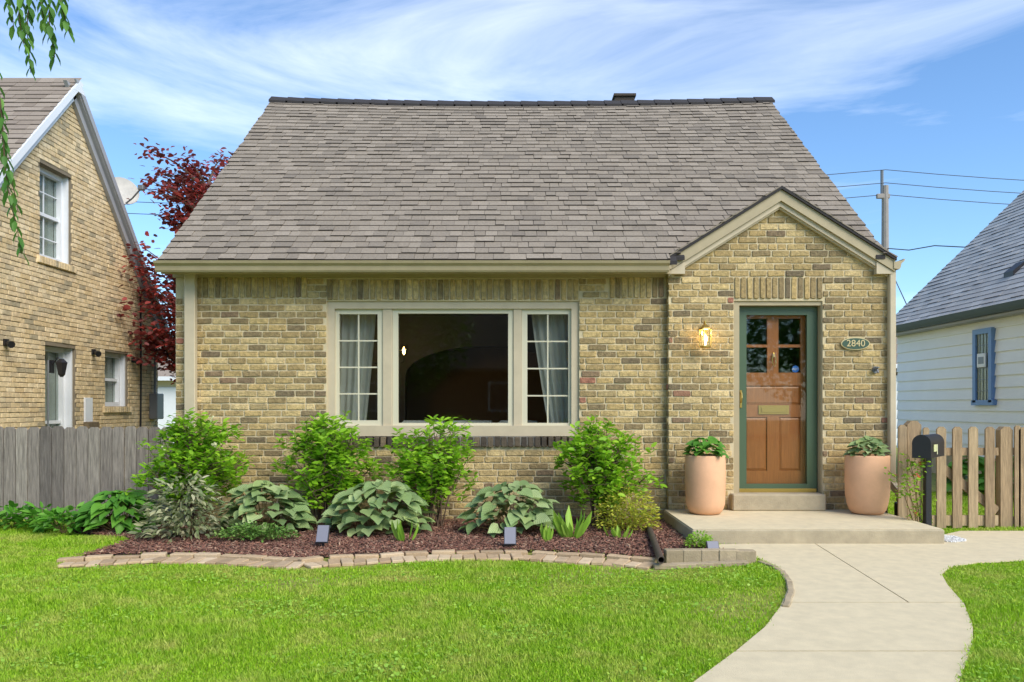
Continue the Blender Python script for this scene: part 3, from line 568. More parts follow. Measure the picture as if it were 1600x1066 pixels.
def text(s, name, x, y, z, size, m, parent, ext=.002):
    cu = bpy.data.curves.new(name,'FONT'); cu.body = s; cu.size = size; cu.extrude = ext; cu.align_x = 'CENTER'; cu.align_y = 'CENTER'
    t = bpy.data.objects.new(name, cu); C.objects.link(t); bpy.context.view_layer.update(); me = bpy.data.meshes.new_from_object(t); bpy.data.objects.remove(t)
    v = [(p.co.x+x, y-p.co.z, p.co.y+z) for p in me.vertices]; fs = [tuple(p.vertices) for p in me.polygons]; mb = MB(); mb.add(v, fs); return obj(name, mb, m, parent)
def disc(mb, cx, y0, y1, cz, rx, rz, n=32): return mb.prism([(cx+rx*math.cos(2*math.pi*k/n), cz+rz*math.sin(2*math.pi*k/n)) for k in range(n)],'y',y0,y1)
stk = obj('sticker', disc(MB(), X4(486), y4+.0225, y4+.0245, Z4(405), .042, .042, 8), M['sticker'], wd_)
text('ADT','sticker_lettering',X4(486),y4+.0215,Z4(405),.038,M['white'],wd_,.0008)
pq = thing('address_plaque', 'oval green plaque with house number 2840 on brick wall', 'plaque', (PX(1337,8.73),-.02,PZ(546,8.73)))
cx, cz = PX(1337,8.73), PZ(537,8.73); obj('rim', disc(MB(),cx,-.018,.0,cz,.16,.07), M['letter'], pq); obj('plate', disc(MB(),cx,-.022,-.0185,cz,.15,.061), M['plaque'], pq); text('2840','number',cx,-.025,cz,.105,M['letter'],pq)
# porch lantern
lx, lz = PX(1101,8.65), PZ(540,8.65); ly = -.13
ln_ = thing('wall_lantern', 'lit brass wall lantern with clear panes left of the front door', 'lantern', (lx,ly,lz))
mb = MB(); disc(mb, lx, -.03, 0, lz+.17, .035, .055, 16); mb.tube([(lx,-.03,lz+.18),(lx,-.09,lz+.26),(lx,ly,lz+.27),(lx,ly,lz+.22)],.008); obj('bracket', mb, M['brass'], ln_)
mb = MB(); mb.lathe([(.075,lz+.17),(.07,lz+.185),(.03,lz+.22),(.008,lz+.235)],lx,ly,6); obj('cap', mb, M['brass'], ln_)
mb = MB(); mb.lathe([(.05,lz-.03),(.062,lz-.02),(.062,lz-.008)],lx,ly,6); [mb.tube([(lx+.062*math.cos(R(60*k)),ly+.062*math.sin(R(60*k)),lz-.01),(lx+.068*math.cos(R(60*k)),ly+.068*math.sin(R(60*k)),lz+.172)],.005,5) for k in range(6)]; obj('cage', mb, M['brass'], ln_)
for k in range(6):
    a0, a1 = R(60*k), R(60*k+60); mb = MB(); mb.add([(lx+.06*math.cos(a0),ly+.06*math.sin(a0),lz-.005),(lx+.06*math.cos(a1),ly+.06*math.sin(a1),lz-.005),(lx+.066*math.cos(a1),ly+.066*math.sin(a1),lz+.17),(lx+.066*math.cos(a0),ly+.066*math.sin(a0),lz+.17)],[(0,1,2,3)]); obj('pane', mb, M['clear'], ln_)
obj('bulb', MB().lathe([(.01,lz),(.012,lz+.03),(.026,lz+.06),(.024,lz+.09),(.004,lz+.115)],lx,ly,12), M['bulb2'], ln_, True)
pl_ = bpy.data.lights.new('lantern_light','POINT'); pl_.energy = .9; pl_.color = (1,.78,.5); pl_.shadow_soft_size = .03; po = bpy.data.objects.new('lantern_light', pl_); C.objects.link(po); po.parent = ln_; po.location = (0,-.0,.145)
cx, cz = PX(1369,8.72), PZ(578,8.72); sp = thing('wall_spigot', 'small grey metal hose spigot on the brick by the downspout', 'spigot', (cx,-.05,cz-.05))
mb = MB(); disc(mb,cx,-.015,0,cz,.028,.04,14); mb.tube([(cx,-.015,cz),(cx,-.06,cz),(cx,-.075,cz-.035)],.011); obj('body', mb, M['grey'], sp); obj('handle', MB().lathe([(.006,cz+.01),(.028,cz+.02),(.028,cz+.028),(.005,cz+.035)],cx,-.05,8), M['grey'], sp)
# ------------------------------------------------------------------ neighbour house on the left
LX = -7.04; ly0, la, ly1 = .45, 3.75, 6.85; lez, laz = 2.95, 6.42
lh = thing('neighbour_house', 'buff brick house with steep gable beyond the weathered fence', 'house', (-9,3.7,0))
DL = lambda p: LX*FPX/(p-800)         # distance of a pixel column on that wall
def LYp(p): return Y(DL(p))
def LZp(p, q): return PZ(q, DL(p))
holes = [(LYp(80)-.28, LYp(113), LZp(96,410), LZp(96,270)), (LYp(88)-.28, LYp(119), -.1, LZp(103,543)), (LYp(172)-.16, LYp(201), LZp(187,635), LZp(187,552))]
def gline(v): t = (laz-v)/(laz-lez); return (la-(la-ly0)*t, la+(ly1-la)*t) if v > lez else (ly0, ly1)
bk = MB(); bk.prism([(ly0,-.1),(ly1,-.1),(ly1,lez),(la,laz),(ly0,lez)],'x',LX-.42,LX-.30)
def wspan(v0, v1):
    a, b = gline(v1+.03); return sub([(a,b)], [(h[0],h[1]) for h in holes if v1 > h[2] and v0 < h[3]]) if b-a > .1 else []
v = -.1          # mortar skin in horizontal strips leaves true openings
cuts = sorted([-.1, lez, laz]+[h[i] for h in holes for i in (2,3)])
for z0, z1 in zip(cuts[:-1], cuts[1:]):
    if z1-z0 < .002: continue
    n = 1 if z1 <= lez+.001 else 14
    for q in range(n):
        p0, p1 = z0+(z1-z0)*q/n, z0+(z1-z0)*(q+1)/n; (a, b), (c2, d2) = gline(p0), gline(p1)
        hs = sorted((h[0],h[1]) for h in holes if p1 > h[2]+.001 and p0 < h[3]-.001); iv = sub([(a,b)], hs)
        for s, e in iv:
            s2 = c2 if s == a else s; e2 = d2 if e == b else e; bk.prism([(s,p0),(e,p0),(e2,p1),(s2,p1)],'x',LX-.30,LX-mo)
bk.box(-13,LX-.43,ly0,ly0+.2,-.1,lez); bk.box(-13,LX-.43,ly1-.2,ly1,-.1,lez)
lw = obj('wall', bk, M['mortar2'], lh)
rl = courses(0, laz-.1, .0715, wspan, .208, .009)
lay(rl, lambda u,v,n: (LX-mo+n, u, v), M['lbrick'], lw, 300, lambda r: (0 if (r[2] > 1.0 and r[0] > 2.0) else 1, r[0]))
for h in holes:        # windows / door set back in their openings
    isdoor = h[2] < 0; nm = 'door' if isdoor else 'window'; xw = LX-.17 if not isdoor else LX-.2
    fr = MB(); y0, y1, z0, z1 = h; w_ = .075
    for A, B, Z0, Z1 in ((y0,y0+w_,z0,z1),(y1-w_,y1,z0,z1),(y0+w_,y1-w_,z1-w_,z1),(y0+w_,y1-w_,z0,z0+w_)): fr.box(xw-.08,xw+.03,A,B,Z0,Z1)
    fr.box(xw-.08,LX-.06,y1-.03,y1-.001,z0,z1)
    wv = obj(nm, fr, M['white'], lh); zm = (z0+z1)/2 if not isdoor else 1.05
    obj('meeting_rail', MB().box(xw-.06,xw+.0,y0+w_,y1-w_,zm-.025,zm+.025), M['white'], wv)
    obj('pane', MB().box(xw-.05,xw-.045,y0+w_,y1-w_,z0+w_,z1-w_), M['glass'], wv); obj('blind', MB().box(xw-.11,xw-.09,y0+w_,y1-w_,z0+w_,z1-w_), M['blind'], wv)
    if h is holes[0]:
        obj('muntin', MB().box(xw-.045,xw-.03,(y0+y1)/2-.008,(y0+y1)/2+.008,z0+w_,z1-w_), M['white'], wv)
        for t in (.25,.75): z = z0+(z1-z0)*t; obj('muntin', MB().box(xw-.046,xw-.031,y0+w_,y1-w_,z-.008,z+.008), M['white'], wv)
    if not isdoor:
        n = round((y1-y0+.16)/.075)
        for i in range(n): mb = MB(); s = y0-.08+(y1-y0+.16)*i/n; mb.bbox(LX-.1,LX+.035,s+.003,s+.069,z0-.11,z0-.005,.006); obj('sill_brick', mb, M['lbrick'], wv)
def LP(sgn):
    e0 = Vector((0, ly0-.3 if sgn < 0 else ly1+.3, 0)); sl_ = (laz-lez)/((la-ly0) if sgn < 0 else (ly1-la)); e0.z = lez-.3*sl_+.05; V = Vector((0,-sgn,sl_)).normalized(); Nn = Vector((0,sgn*sl_,1)).normalized()
    return lambda u,s,n: tuple(Vector((u,e0.y,e0.z))+V*s+Nn*n)
for sgn in (-1,1):
    P = LP(sgn); Ls = math.hypot((la-ly0 if sgn<0 else ly1-la)+.3, (laz-lez)*(1+.3/(la-ly0 if sgn<0 else ly1-la)))
    mb = MB(); mb.add([P(-13,0,-.1),P(LX+.12,0,-.1),P(LX+.12,Ls,-.1),P(-13,Ls,-.1),P(-13,0,0),P(LX+.12,0,0),P(LX+.12,Ls,0),P(-13,Ls,0)],[(0,3,2,1),(4,5,6,7),(0,1,5,4),(1,2,6,5),(2,3,7,6),(3,0,4,7)]); rf = obj('roof', mb, M['greytrim'], lh)
    if sgn < 0: shingles(P, lambda s: -12.9, lambda s: LX+.13, int(Ls/.14)+1, .14, M['shingle2'], rf, .3, 300)
    mb = MB(); q = [P(LX+.121,0,-.085),P(LX+.121,Ls+.08,-.085),P(LX+.121,Ls+.02,.015),P(LX+.121,0,.015)]; mb.add(q+[(x+.03,y,z) for x,y,z in q],[(0,1,2,3),(7,6,5,4)]+[(i,(i+1)%4,4+(i+1)%4,4+i) for i in range(4)])
    q = [P(LX+.002,0,-.2),P(LX+.002,Ls+.1,-.2),P(LX+.002,Ls,-.1),P(LX+.002,0,-.1)]; mb.add(q+[(x+.06,y,z) for x,y,z in q],[(0,1,2,3),(7,6,5,4)]+[(i,(i+1)%4,4+(i+1)%4,4+i) for i in range(4)]); obj('rake_board', mb, M['white'] if sgn < 0 else M['greytrim'], lh)
mb = MB(); mb.prism([(la-.16,laz-.12),(la,laz+.07),(la+.16,laz-.12)],'x',LX+.119,LX+.153); obj('rake_cap', mb, M['white'], lh)
# fittings on that wall
def flood(px_, py_, lab):
    y, z = LYp(px_), LZp(px_,py_); t = thing('floodlight', lab, 'floodlight', (LX+.05,y,z-.05), 'floodlights on the neighbour wall'); mb = MB(); mb.box(LX,LX+.03,y-.045,y+.045,z-.045,z+.045); obj('base', mb, M['black'], t); obj('head', MB().tube([(LX+.03,y,z),(LX+.07,y-.03,z-.01),(LX+.14,y-.08,z-.04)],[.02,.035,.05],10), M['black'], t)
flood(8,535,'dark floodlight on buff brick wall, far left above fence'); flood(145,550,'dark floodlight on buff brick wall just right of white door'); flood(207,563,'dark floodlight on buff brick wall right of small window')
y, z = LYp(80), LZp(80,575); t = thing('wall_lantern', 'dark unlit wall lantern left of the neighbour door', 'lantern', (LX+.1,y,z-.15)); obj('backplate', MB().box(LX,LX+.02,y-.05,y+.05,z-.08,z+.12), M['black'], t); obj('arm', MB().tube([(LX+.02,y,z+.05),(LX+.1,y,z+.16),(LX+.16,y,z+.1)],.012), M['black'], t)
obj('cage', MB().lathe([(.02,z-.14),(.055,z-.1),(.085,z+.06),(.09,z+.08),(.03,z+.14)],LX+.16,y,6), M['black'], t)
y, z = LYp(240), LZp(240,655); t = thing('electric_meter', 'grey electric meter box with conduit at back corner of neighbour house', 'meter', (LX+.1,y,z)); obj('box', MB().bbox(LX,LX+.16,y-.2,y+.1,z,z+.5,.015), M['grey'], t); obj('conduit', MB().tube([(LX+.05,y-.05,z+.5),(LX+.05,y-.05,4.0)],.025), M['grey'], t)
y = LYp(218); tag(obj('cable', MB().tube([(LX+.02,y,.9),(LX+.02,y+.02,2.0),(LX+.02,y,3.4)],.018,6), M['black']), 'black cable running down the buff brick wall near its corner', 'cable')
y = LYp(73); tag(obj('conduit', MB().tube([(LX+.02,y,.6),(LX+.02,y,2.0)],.012,6), M['grey']), 'thin grey conduit below the dark unlit wall lantern', 'conduit')
y, z = LYp(136), LZp(136,645); t = thing('wall_vent', 'small white recessed vent with dark brick ledge beside neighbour door', 'vent', (LX,y,z-.15)); obj('hood', MB().prism([(y-.1,z-.15),(y+.12,z-.15),(y+.12,z+.25),(y-.1,z+.25)],'x',LX+.001,LX+.03), M['white'], t); obj('ledge', MB().bbox(LX,LX+.1,y-.12,y+.2,z-.26,z-.151,.01), M['dbrick'], t)
# dish
dc = Vector((PX(192,14.1), Y(14.1), PZ(298,14.1))); dn = Vector((.62,-.70,.35)).normalized(); t = thing('satellite_dish', 'round weathered satellite dish with rust stain on the neighbour roof slope', 'satellite dish', (dc.x-.1,dc.y+.2,dc.z-.45))
du = dn.orthogonal().normalized(); dv = dn.cross(du); mb = MB(); nr, na = 5, 28; vs = [dc-dn*.07]
for i in range(1,nr+1):
    r = .28*i/nr
    for k in range(na): a = 2*math.pi*k/na; vs.append(dc+du*r*math.cos(a)+dv*r*math.sin(a)-dn*.07*(1-(i/nr)**2))
fs = [(0,1+k,1+(k+1)%na) for k in range(na)]+[(1+(i-1)*na+k,1+i*na+k,1+i*na+(k+1)%na,1+(i-1)*na+(k+1)%na) for i in range(1,nr) for k in range(na)]
nv = len(vs); vs += [p-dn*.012 for p in vs]; fs += [tuple(i+nv for i in f[::-1]) for f in fs]; mb.add(vs, fs); obj('reflector', mb, M['dish'], t, True)
low = dc-Vector((0,0,.27)); tip = Vector((PX(221,13.9), Y(13.9), PZ(294,13.9))); obj('feed_arm', MB().tube([low,low+(tip-low)*.5-Vector((0,0,.03)),tip],.014), M['grey'], t); obj('receiver', MB().bbox(tip.x-.05,tip.x+.05,tip.y-.05,tip.y+.05,tip.z-.04,tip.z+.05,.012), M['grey'], t)
obj('mast', MB().tube([dc-dn*.08,dc+Vector((-.2,.15,-.2)),dc+Vector((-.35,.25,-.75))],.022), M['grey'], t)
# ------------------------------------------------------------------ neighbour house on the right
QX = 8.2; qy0, qy1 = -1.0, 7.9; qe = 2.75
rh = thing('neighbour_house', 'white clapboard house with blue trim and silver roof beyond picket fence', 'house', (10,3.5,0))
rw = obj('wall', MB().box(QX+.02,15,qy0,qy1,-.1,qe+.25), M['siding'], rh)
z = .42
while z < qe+.1:
    mb = MB(); mb.prism([(QX-.034,z),(QX-.008,z+.205),(QX+.019,z+.205),(QX+.019,z)],'y',qy0,qy1); obj('clapboard', mb, M['siding'], rw); z += .2
obj('foundation', MB().box(QX+.001,QX+.019,qy0,qy1,-.1,.41), M['concrete2'], rh)
rs = .97; gq = Vector((QX-.28,0,qe+.18)); Vq = Vector((1,0,rs)).normalized(); Nq = Vector((-rs,0,1)).normalized()
PQ = lambda u,s,n: tuple(gq+Vector((0,u,0))+Vq*s+Nq*n)
mb = MB(); mb.add([PQ(qy0-.2,0,-.12),PQ(qy1+.2,0,-.12),PQ(qy1+.2,5.3,-.12),PQ(qy0-.2,5.3,-.12),PQ(qy0-.2,0,0),PQ(qy1+.2,0,0),PQ(qy1+.2,5.3,0),PQ(qy0-.2,5.3,0)],[(0,3,2,1),(4,5,6,7),(0,1,5,4),(1,2,6,5),(2,3,7,6),(3,0,4,7)]); rr = obj('roof', mb, M['tar'], rh)
shingles(PQ, lambda s: 2.0, lambda s: qy1+.21, 37, .142, M['shingle3'], rr, .32, 300)
mb = MB(); xr = QX-.28+5.3*Vq.x; zr = gq.z+5.3*Vq.z; mb.prism([(xr,zr),(xr,zr-.12),(xr+5.3*Vq.x,gq.z-.12),(xr+5.3*Vq.x,gq.z)],'y',qy0-.2,qy1+.2); obj('back_roof', mb, M['tar'], rh)
mb = MB(); mb.prism([(QX,qe+.2),(15,qe+.2),(xr,zr-.2)],'y',qy1-.2,qy1-.02); obj('gable', mb, M['siding'], rh)
mb = MB(); mb.prism([(QX-.281,qe+.20),(QX-.281,qe+.06),(QX-.36,qe+.07),(QX-.385,qe+.12),(QX-.41,qe+.19)],'y',qy0,qy1+.2); obj('gutter', mb, M['navy'], rh)
obj('soffit', MB().box(QX-.28,QX-.001,qy0,qy1+.1,qe+.02,qe+.058), M['greytrim'], rh)
DR = lambda p: QX*FPX/(p-800)
y0, y1 = Y(DR(1557)), Y(DR(1527)); z0, z1 = PZ(629,DR(1540)), PZ(514,DR(1540))
mb = MB(); w_ = .09
for A, B, Z0, Z1 in ((y0,y0+w_,z0,z1),(y1-w_,y1,z0,z1),(y0+w_,y1-w_,z1-w_,z1),(y0-.04,y1+.04,z0-.05,z0+.04)): mb.box(QX-.09,QX+.02,A,B,Z0,Z1)
rwin = obj('window', mb, M['blue'], rh, label='narrow leaded window in blue trim')
obj('pane', MB().box(QX-.06,QX-.055,y0+w_,y1-w_,z0,z1-w_), M['glass'], rwin); obj('blind', MB().box(QX-.05,QX-.04,y0+w_,y1-w_,z0,z1-w_), M['creamsiding'], rwin)
for i in range(1,4): yy = y0+w_+(y1-y0-2*w_)*i/4; obj('came', MB().box(QX-.07,QX-.061,yy-.006,yy+.006,z0,z1-w_), M['grey'], rwin)
for i in range(1,6): zz = z0+(z1-w_-z0)*i/6; obj('came', MB().box(QX-.071,QX-.062,y0+w_,y1-w_,zz-.006,zz+.006), M['grey'], rwin)
ym = (y0+y1)/2; zz = PZ(563,DR(1545)); mb = MB(); mb.bbox(QX-.1,QX-.072,ym-.12,ym+.12,zz-.12,zz+.12,.006); vn = obj('window_fan', mb, M['white'], rwin); obj('grille', MB().box(QX-.103,QX-.1005,ym-.08,ym+.08,zz-.06,zz+.06), M['grey'], vn)
vp = Vector(PQ(Y(DR(1570)*1.03),1.0,0)); mb = MB(); mb.prism([(vp.x-.13,vp.z-.12),(vp.x+.1,vp.z+.1),(vp.x+.08,vp.z+.15),(vp.x-.13,vp.z-.02)],'y',vp.y-.13,vp.y+.13); obj('roof_vent', mb, M['black'], rr)
# far garages in the gaps
def garage(x0, x1, y0, z, m, lab):
    t = thing('garage', lab, 'garage', ((x0+x1)/2,y0,0)); obj('wall', MB().box(x0,x1,y0,y0+5,-.1,z), M[m], t); mb = MB(); mb.prism([(y0-.4,z-.05),(y0+2.5,z+1.4),(y0+5.4,z-.05),(y0+5.4,z+.05),(y0+2.5,z+1.5),(y0-.4,z+.05)],'x',x0-.3,x1+.3); obj('roof', mb, M['shingle2'], t); obj('fascia', MB().box(x0-.3,x1+.3,y0-.43,y0-.401,z-.08,z+.06), M['white'], t); obj('garage_door', MB().bbox(x0+.5,x1-.5,y0-.04,y0-.001,0,z-.3,.01), M['white'], t)
garage(-15.5,-10.2,18.5,2.25,'creamsiding','small cream garage seen between the two brick houses'); garage(10.2,15.0,17,2.6,'dbrick','small brick garage glimpsed behind the right downspout')
# utility pole and wires
UX, UY = PX(1383,30), Y(30); UZ = PZ(266,30); t = thing('utility_pole', 'grey wooden utility pole rising behind the right roof edge', 'pole', (UX,UY,0)); obj('shaft', MB().tube([(UX,UY,0),(UX,UY,UZ-.6)],[.17,.12],10), M['pole'], t); obj('insulator_post', MB().tube([(UX-.12,UY,UZ-1.0),(UX-.12,UY,UZ)],.06,8), M['grey'], t); obj('crossarm', MB().bbox(UX-.35,UX+.15,UY-.1,UY+.02,UZ-1.1,UZ-.92,.02), M['pole'], t)
for zt, lab in ((UZ,'uppermost overhead wire running to the utility pole'),(UZ-.5,'second overhead wire from the top at the utility pole'),(UZ-.95,'third overhead wire from the top at the utility pole')):
    pts = [(UX+dx, UY-.05, zt-(.9*(1-((dx+20)/20)**2) if dx < 0 else 0.7*(1-((dx-15)/15)**2))*(1 if dx else 0)) for dx in [-40+40*i/20 for i in range(21)]+[30*i/15 for i in range(1,16)]]
    tag(obj('overhead_wire', MB().tube(pts,.014,5), M['wire']), lab, 'wire', 'overhead wires')
tag(obj('service_cable', MB().tube([(UX,UY,PZ(388,30)),(PX(1420,29),Y(29),PZ(391,29)),(PX(1460,28),Y(28),PZ(384,28)),(PX(1540,26),Y(26),PZ(388,26))],.02,5), M['wire']), 'twisted service cable leading right from pole to neighbour roof', 'cable')
tag(obj('service_cable', MB().tube([(PX(1385,29),Y(29),PZ(400,29)),(PX(1400,24),Y(24),PZ(440,24)),(PX(1424,18.5),Y(18.5),PZ(492,18.5))],.014,5), M['wire']), 'slanting service cable dropping beside the right downspout', 'cable')
# ------------------------------------------------------------------ fences
fy = Y(8.9); fn = thing('board_fence', 'weathered grey dog-eared board fence between the two brick houses', 'fence', (-5.4,fy,0))
x = -7.0
while x < -3.98:
    wd = .128; h = PZ(667,8.9)+random.uniform(-.008,.008); mb = MB(); e = .028; mb.prism([(x,.02),(x+wd,.02),(x+wd,h-e),(x+wd-e,h),(x+e,h),(x,h-e)],'y',fy+random.uniform(-.006,.004),fy+.018); obj('board', mb, M['fence'], fn); x += wd+.009
for z in (.3,.85): obj('rail', MB().box(-7.0,-3.9,fy+.021,fy+.06,z,z+.09), M['fence'], fn)
pf = thing('picket_fence', 'tan wooden picket fence with gate right of the entry', 'fence', (5.3,-.45,0)); py_ = Y(8.3)
def picket(px_, wpx, ytop, ybot, par, nm='picket', th=.02, dy=0):
    a, b = PX(px_,8.3), PX(px_+wpx,8.3); h = PZ(ytop,8.3); zb = max(.012,PZ(ybot,8.3)); e = (b-a)*.28; mb = MB(); mb.prism([(a,zb),(b,zb),(b,h-e),(b-e,h),(a+e,h),(a,h-e)],'y',py_+dy,py_+dy+th); obj(nm, mb, M['picket'], par)
picket(1404,13,664,815,pf); picket(1420,22,658,826,pf,'post',.09,.03); picket(1443,9,668,822,pf)
for p in (1640,1666,1692,1718): picket(p,14,669,832,pf)
picket(1566,19,667,834,pf,'post',.09,.025); picket(1586,9,665,836,pf); picket(1592,15,668,838,pf); picket(1614,14,668,838,pf)
gt = obj('gate', MB().box(PX(1458,8.3),PX(1562,8.3),py_+.021,py_+.05,PZ(712,8.3),PZ(700,8.3)), M['picket'], pf); obj('rail', MB().box(PX(1458,8.3),PX(1562,8.3),py_+.021,py_+.05,PZ(822,8.3),PZ(806,8.3)), M['picket'], gt)
mb = MB(); mb.bar((PX(1470,8.33),py_+.06,PZ(728,8.3)),(PX(1560,8.33),py_+.06,PZ(800,8.3)),.03,.09); obj('brace', mb, M['picket'], gt)
for p in (1464,1489,1514,1540): picket(p,14.5,667,832,gt)
for q in (704,812): obj('rail', MB().box(PX(1586,8.3),PX(1740,8.3),py_+.022,py_+.055,PZ(q+8,8.3),PZ(q-4,8.3)), M['picket'], pf)
# ------------------------------------------------------------------ mailbox
mx_, my_ = PX(1449,7.9), Y(7.9); mt = thing('mailbox', 'black arched mailbox on a post beside the picket fence', 'mailbox', (mx_,my_,0)); an = R(42); fd = Vector((-math.sin(an),-math.cos(an),0)); sdv = Vector((math.cos(an),-math.sin(an),0))
zb, zt = PZ(714,7.9), PZ(679,7.9); hw = .083; prof = [(-hw,zb),(hw,zb),(hw,zt-hw)]+[(hw*math.cos(R(a)), zt-hw+hw*math.sin(R(a))) for a in range(15,166,15)]+[(-hw,zt-hw)]
def mbprism(pr, d0, d1): 
    c = Vector((mx_,my_,0)); n = len(pr); mb = MB(); mb.add([c+sdv*p[0]+fd*d0+Vector((0,0,p[1])) for p in pr]+[c+sdv*p[0]+fd*d1+Vector((0,0,p[1])) for p in pr],[tuple(range(n)),tuple(range(n,2*n))[::-1]]+[(i,n+i,n+(i+1)%n,(i+1)%n) for i in range(n)]); return mb
obj('body', mbprism(prof,-.3,.2), M['black'], mt); obj('door', mbprism([(p[0]*1.04,zb-.004+(p[1]-zb)*1.03) for p in prof],.201,.215), M['black'], mt)
obj('flag', mbprism([(hw+.004,zb+.06),(hw+.008,zb+.06),(hw+.008,zb+.13),(hw+.004,zb+.13)],.02,.12), M['flower'], mt); obj('flag_arm', mbprism([(hw+.009,zb+.03),(hw+.012,zb+.03),(hw+.012,zb+.13),(hw+.009,zb+.13)],.0,.02), M['flower'], mt)
obj('post', MB().bbox(mx_-.03,mx_+.03,my_-.03,my_+.03,0,zb-.001,.005), M['black'], mt)
# ------------------------------------------------------------------ planters, lights, pipe
LEAF = ([(0,0,0),(.3,-.24,.03),(.3,.24,.03),(.3,0,-.02),(.7,-.2,.02),(.7,.2,.02),(.7,0,-.04),(1,0,-.1)], [(0,1,3,3),(0,3,2,2),(1,4,6,3),(3,6,5,2),(4,7,6,6),(6,7,5,5)])
LEAFT = np.array([(0,1,3),(0,3,2),(1,4,6),(1,6,3),(3,6,5),(3,5,2),(4,7,6),(6,7,5)])
def heart():
    out = [(0,0,0),(-.1,.28,.02),(.12,.47,.03),(.4,.44,.03),(.7,.25,.0),(1,0,-.12)]; mid = [(0,0,-.02),(.12,0,-.03),(.4,0,-.04),(.7,0,-.06)]
    vs = [out[0]]+[(x,y,z+.06) for x,y,z in out[1:5]]+[out[5]]+[(x,-y,z+.06) for x,y,z in out[1:5]]+mid[1:]
    return vs, [(0,1,2),(0,2,10),(10,2,3),(10,3,11),(11,3,4),(11,4,12),(12,4,5),(0,7,6),(0,10,7),(10,8,7),(10,11,8),(11,9,8),(11,12,9),(12,5,9)]
HV, HF = heart()
def leafmesh(name, vs, fs, m):
    me = bpy.data.meshes.new(name); me.from_pydata(vs,[],fs); me.materials.append(m); me.polygons.foreach_set('use_smooth',[True]*len(me.polygons)); me.update(); return me
def put(name, me, loc, fwd, up, sc, parent, wide=1.0):
    f_ = Vector(fwd).normalized(); s_ = Vector(up).cross(f_); s_ = s_.normalized() if s_.length > 1e-4 else f_.orthogonal().normalized(); u_ = f_.cross(s_)
    o = bpy.data.objects.new(name, me); C.objects.link(o); o.parent = parent; m3 = Matrix((f_,s_,u_)).transposed().to_4x4(); o.matrix_local = Matrix.Translation(Vector(loc)-wl(parent)) @ m3 @ Matrix.Diagonal((sc,sc*wide,sc,1)); return o
def hosta(name, lab, cat, cx, cy, rx, ry, h, nleaf, m, size, group=None, name_leaf='leaf', wide=1.0, z0=.02, stems=True):
    t = thing(name, lab, cat, (cx,cy,z0), group); me = leafmesh(name+'_leaf', HV, HF, M[m]); st_ = MB()
    for i in range(nleaf):
        q = (i+.5)/nleaf; e = math.acos(1-q*.97); r = math.sin(e); a = i*2.39996+random.uniform(-.3,.3); k = random.choice((1,1,1,.88,.74))
        p = Vector((cx+rx*r*math.cos(a)*k*.86, cy+ry*r*math.sin(a)*k*.86, z0+.05+(h-.07)*math.cos(e)*k)); out = Vector((math.cos(a)+random.uniform(-.5,.5),math.sin(a)+random.uniform(-.5,.5),random.uniform(-.55,.12)))
        p -= Vector((math.cos(a),math.sin(a),0))*size*.45
        up = Vector((math.cos(a)*.75*r+random.uniform(-.3,.3), math.sin(a)*.75*r-.25+random.uniform(-.3,.3), .75)); put(name_leaf, me, p, out, up, size*random.uniform(.7,1.15), t, wide)
        if stems and i % 3 == 0: st_.tube([(cx+.05*math.cos(a),cy+.05*math.sin(a),z0),(p.x*.6+cx*.4,p.y*.6+cy*.4,z0+p.z*.55),tuple(p)],.004,4)
    if st_.v: obj('stalks', st_, M['stem'], t, stuff=True)
    return t
for p, rx, lab in ((1102,.212,'peach clay planter left of the front door'),(1355,.225,'peach clay planter right of the front door')):
    cx, cy = PX(p,8.42), Y(8.42); zt = PZ(711,8.42); t = thing('planter', 'tall rounded '+lab, 'planter', (cx,cy,.151), 'tall clay planters')
    obj('pot', MB().lathe([(.12,.1515),(.155,.16),(.185,.195),(.205,.26),(rx-.003,.36),(rx,.5),(rx,zt-.01),(rx-.006,zt),(rx-.025,zt),(rx-.03,zt-.05)],cx,cy,48), M['terra'], t, True); obj('soil', MB().lathe([(.01,zt-.06),(rx-.028,zt-.055),(.01,zt-.045)],cx,cy,20), M['mulchbase'], t)
    hosta('potted_plant', 'leafy green plant filling the '+lab, 'plant', cx, cy, .25, .24, .25, 70, 'hosta' if p > 1200 else 'dhosta', .1, 'plants in the clay planters', z0=zt-.05, stems=False)
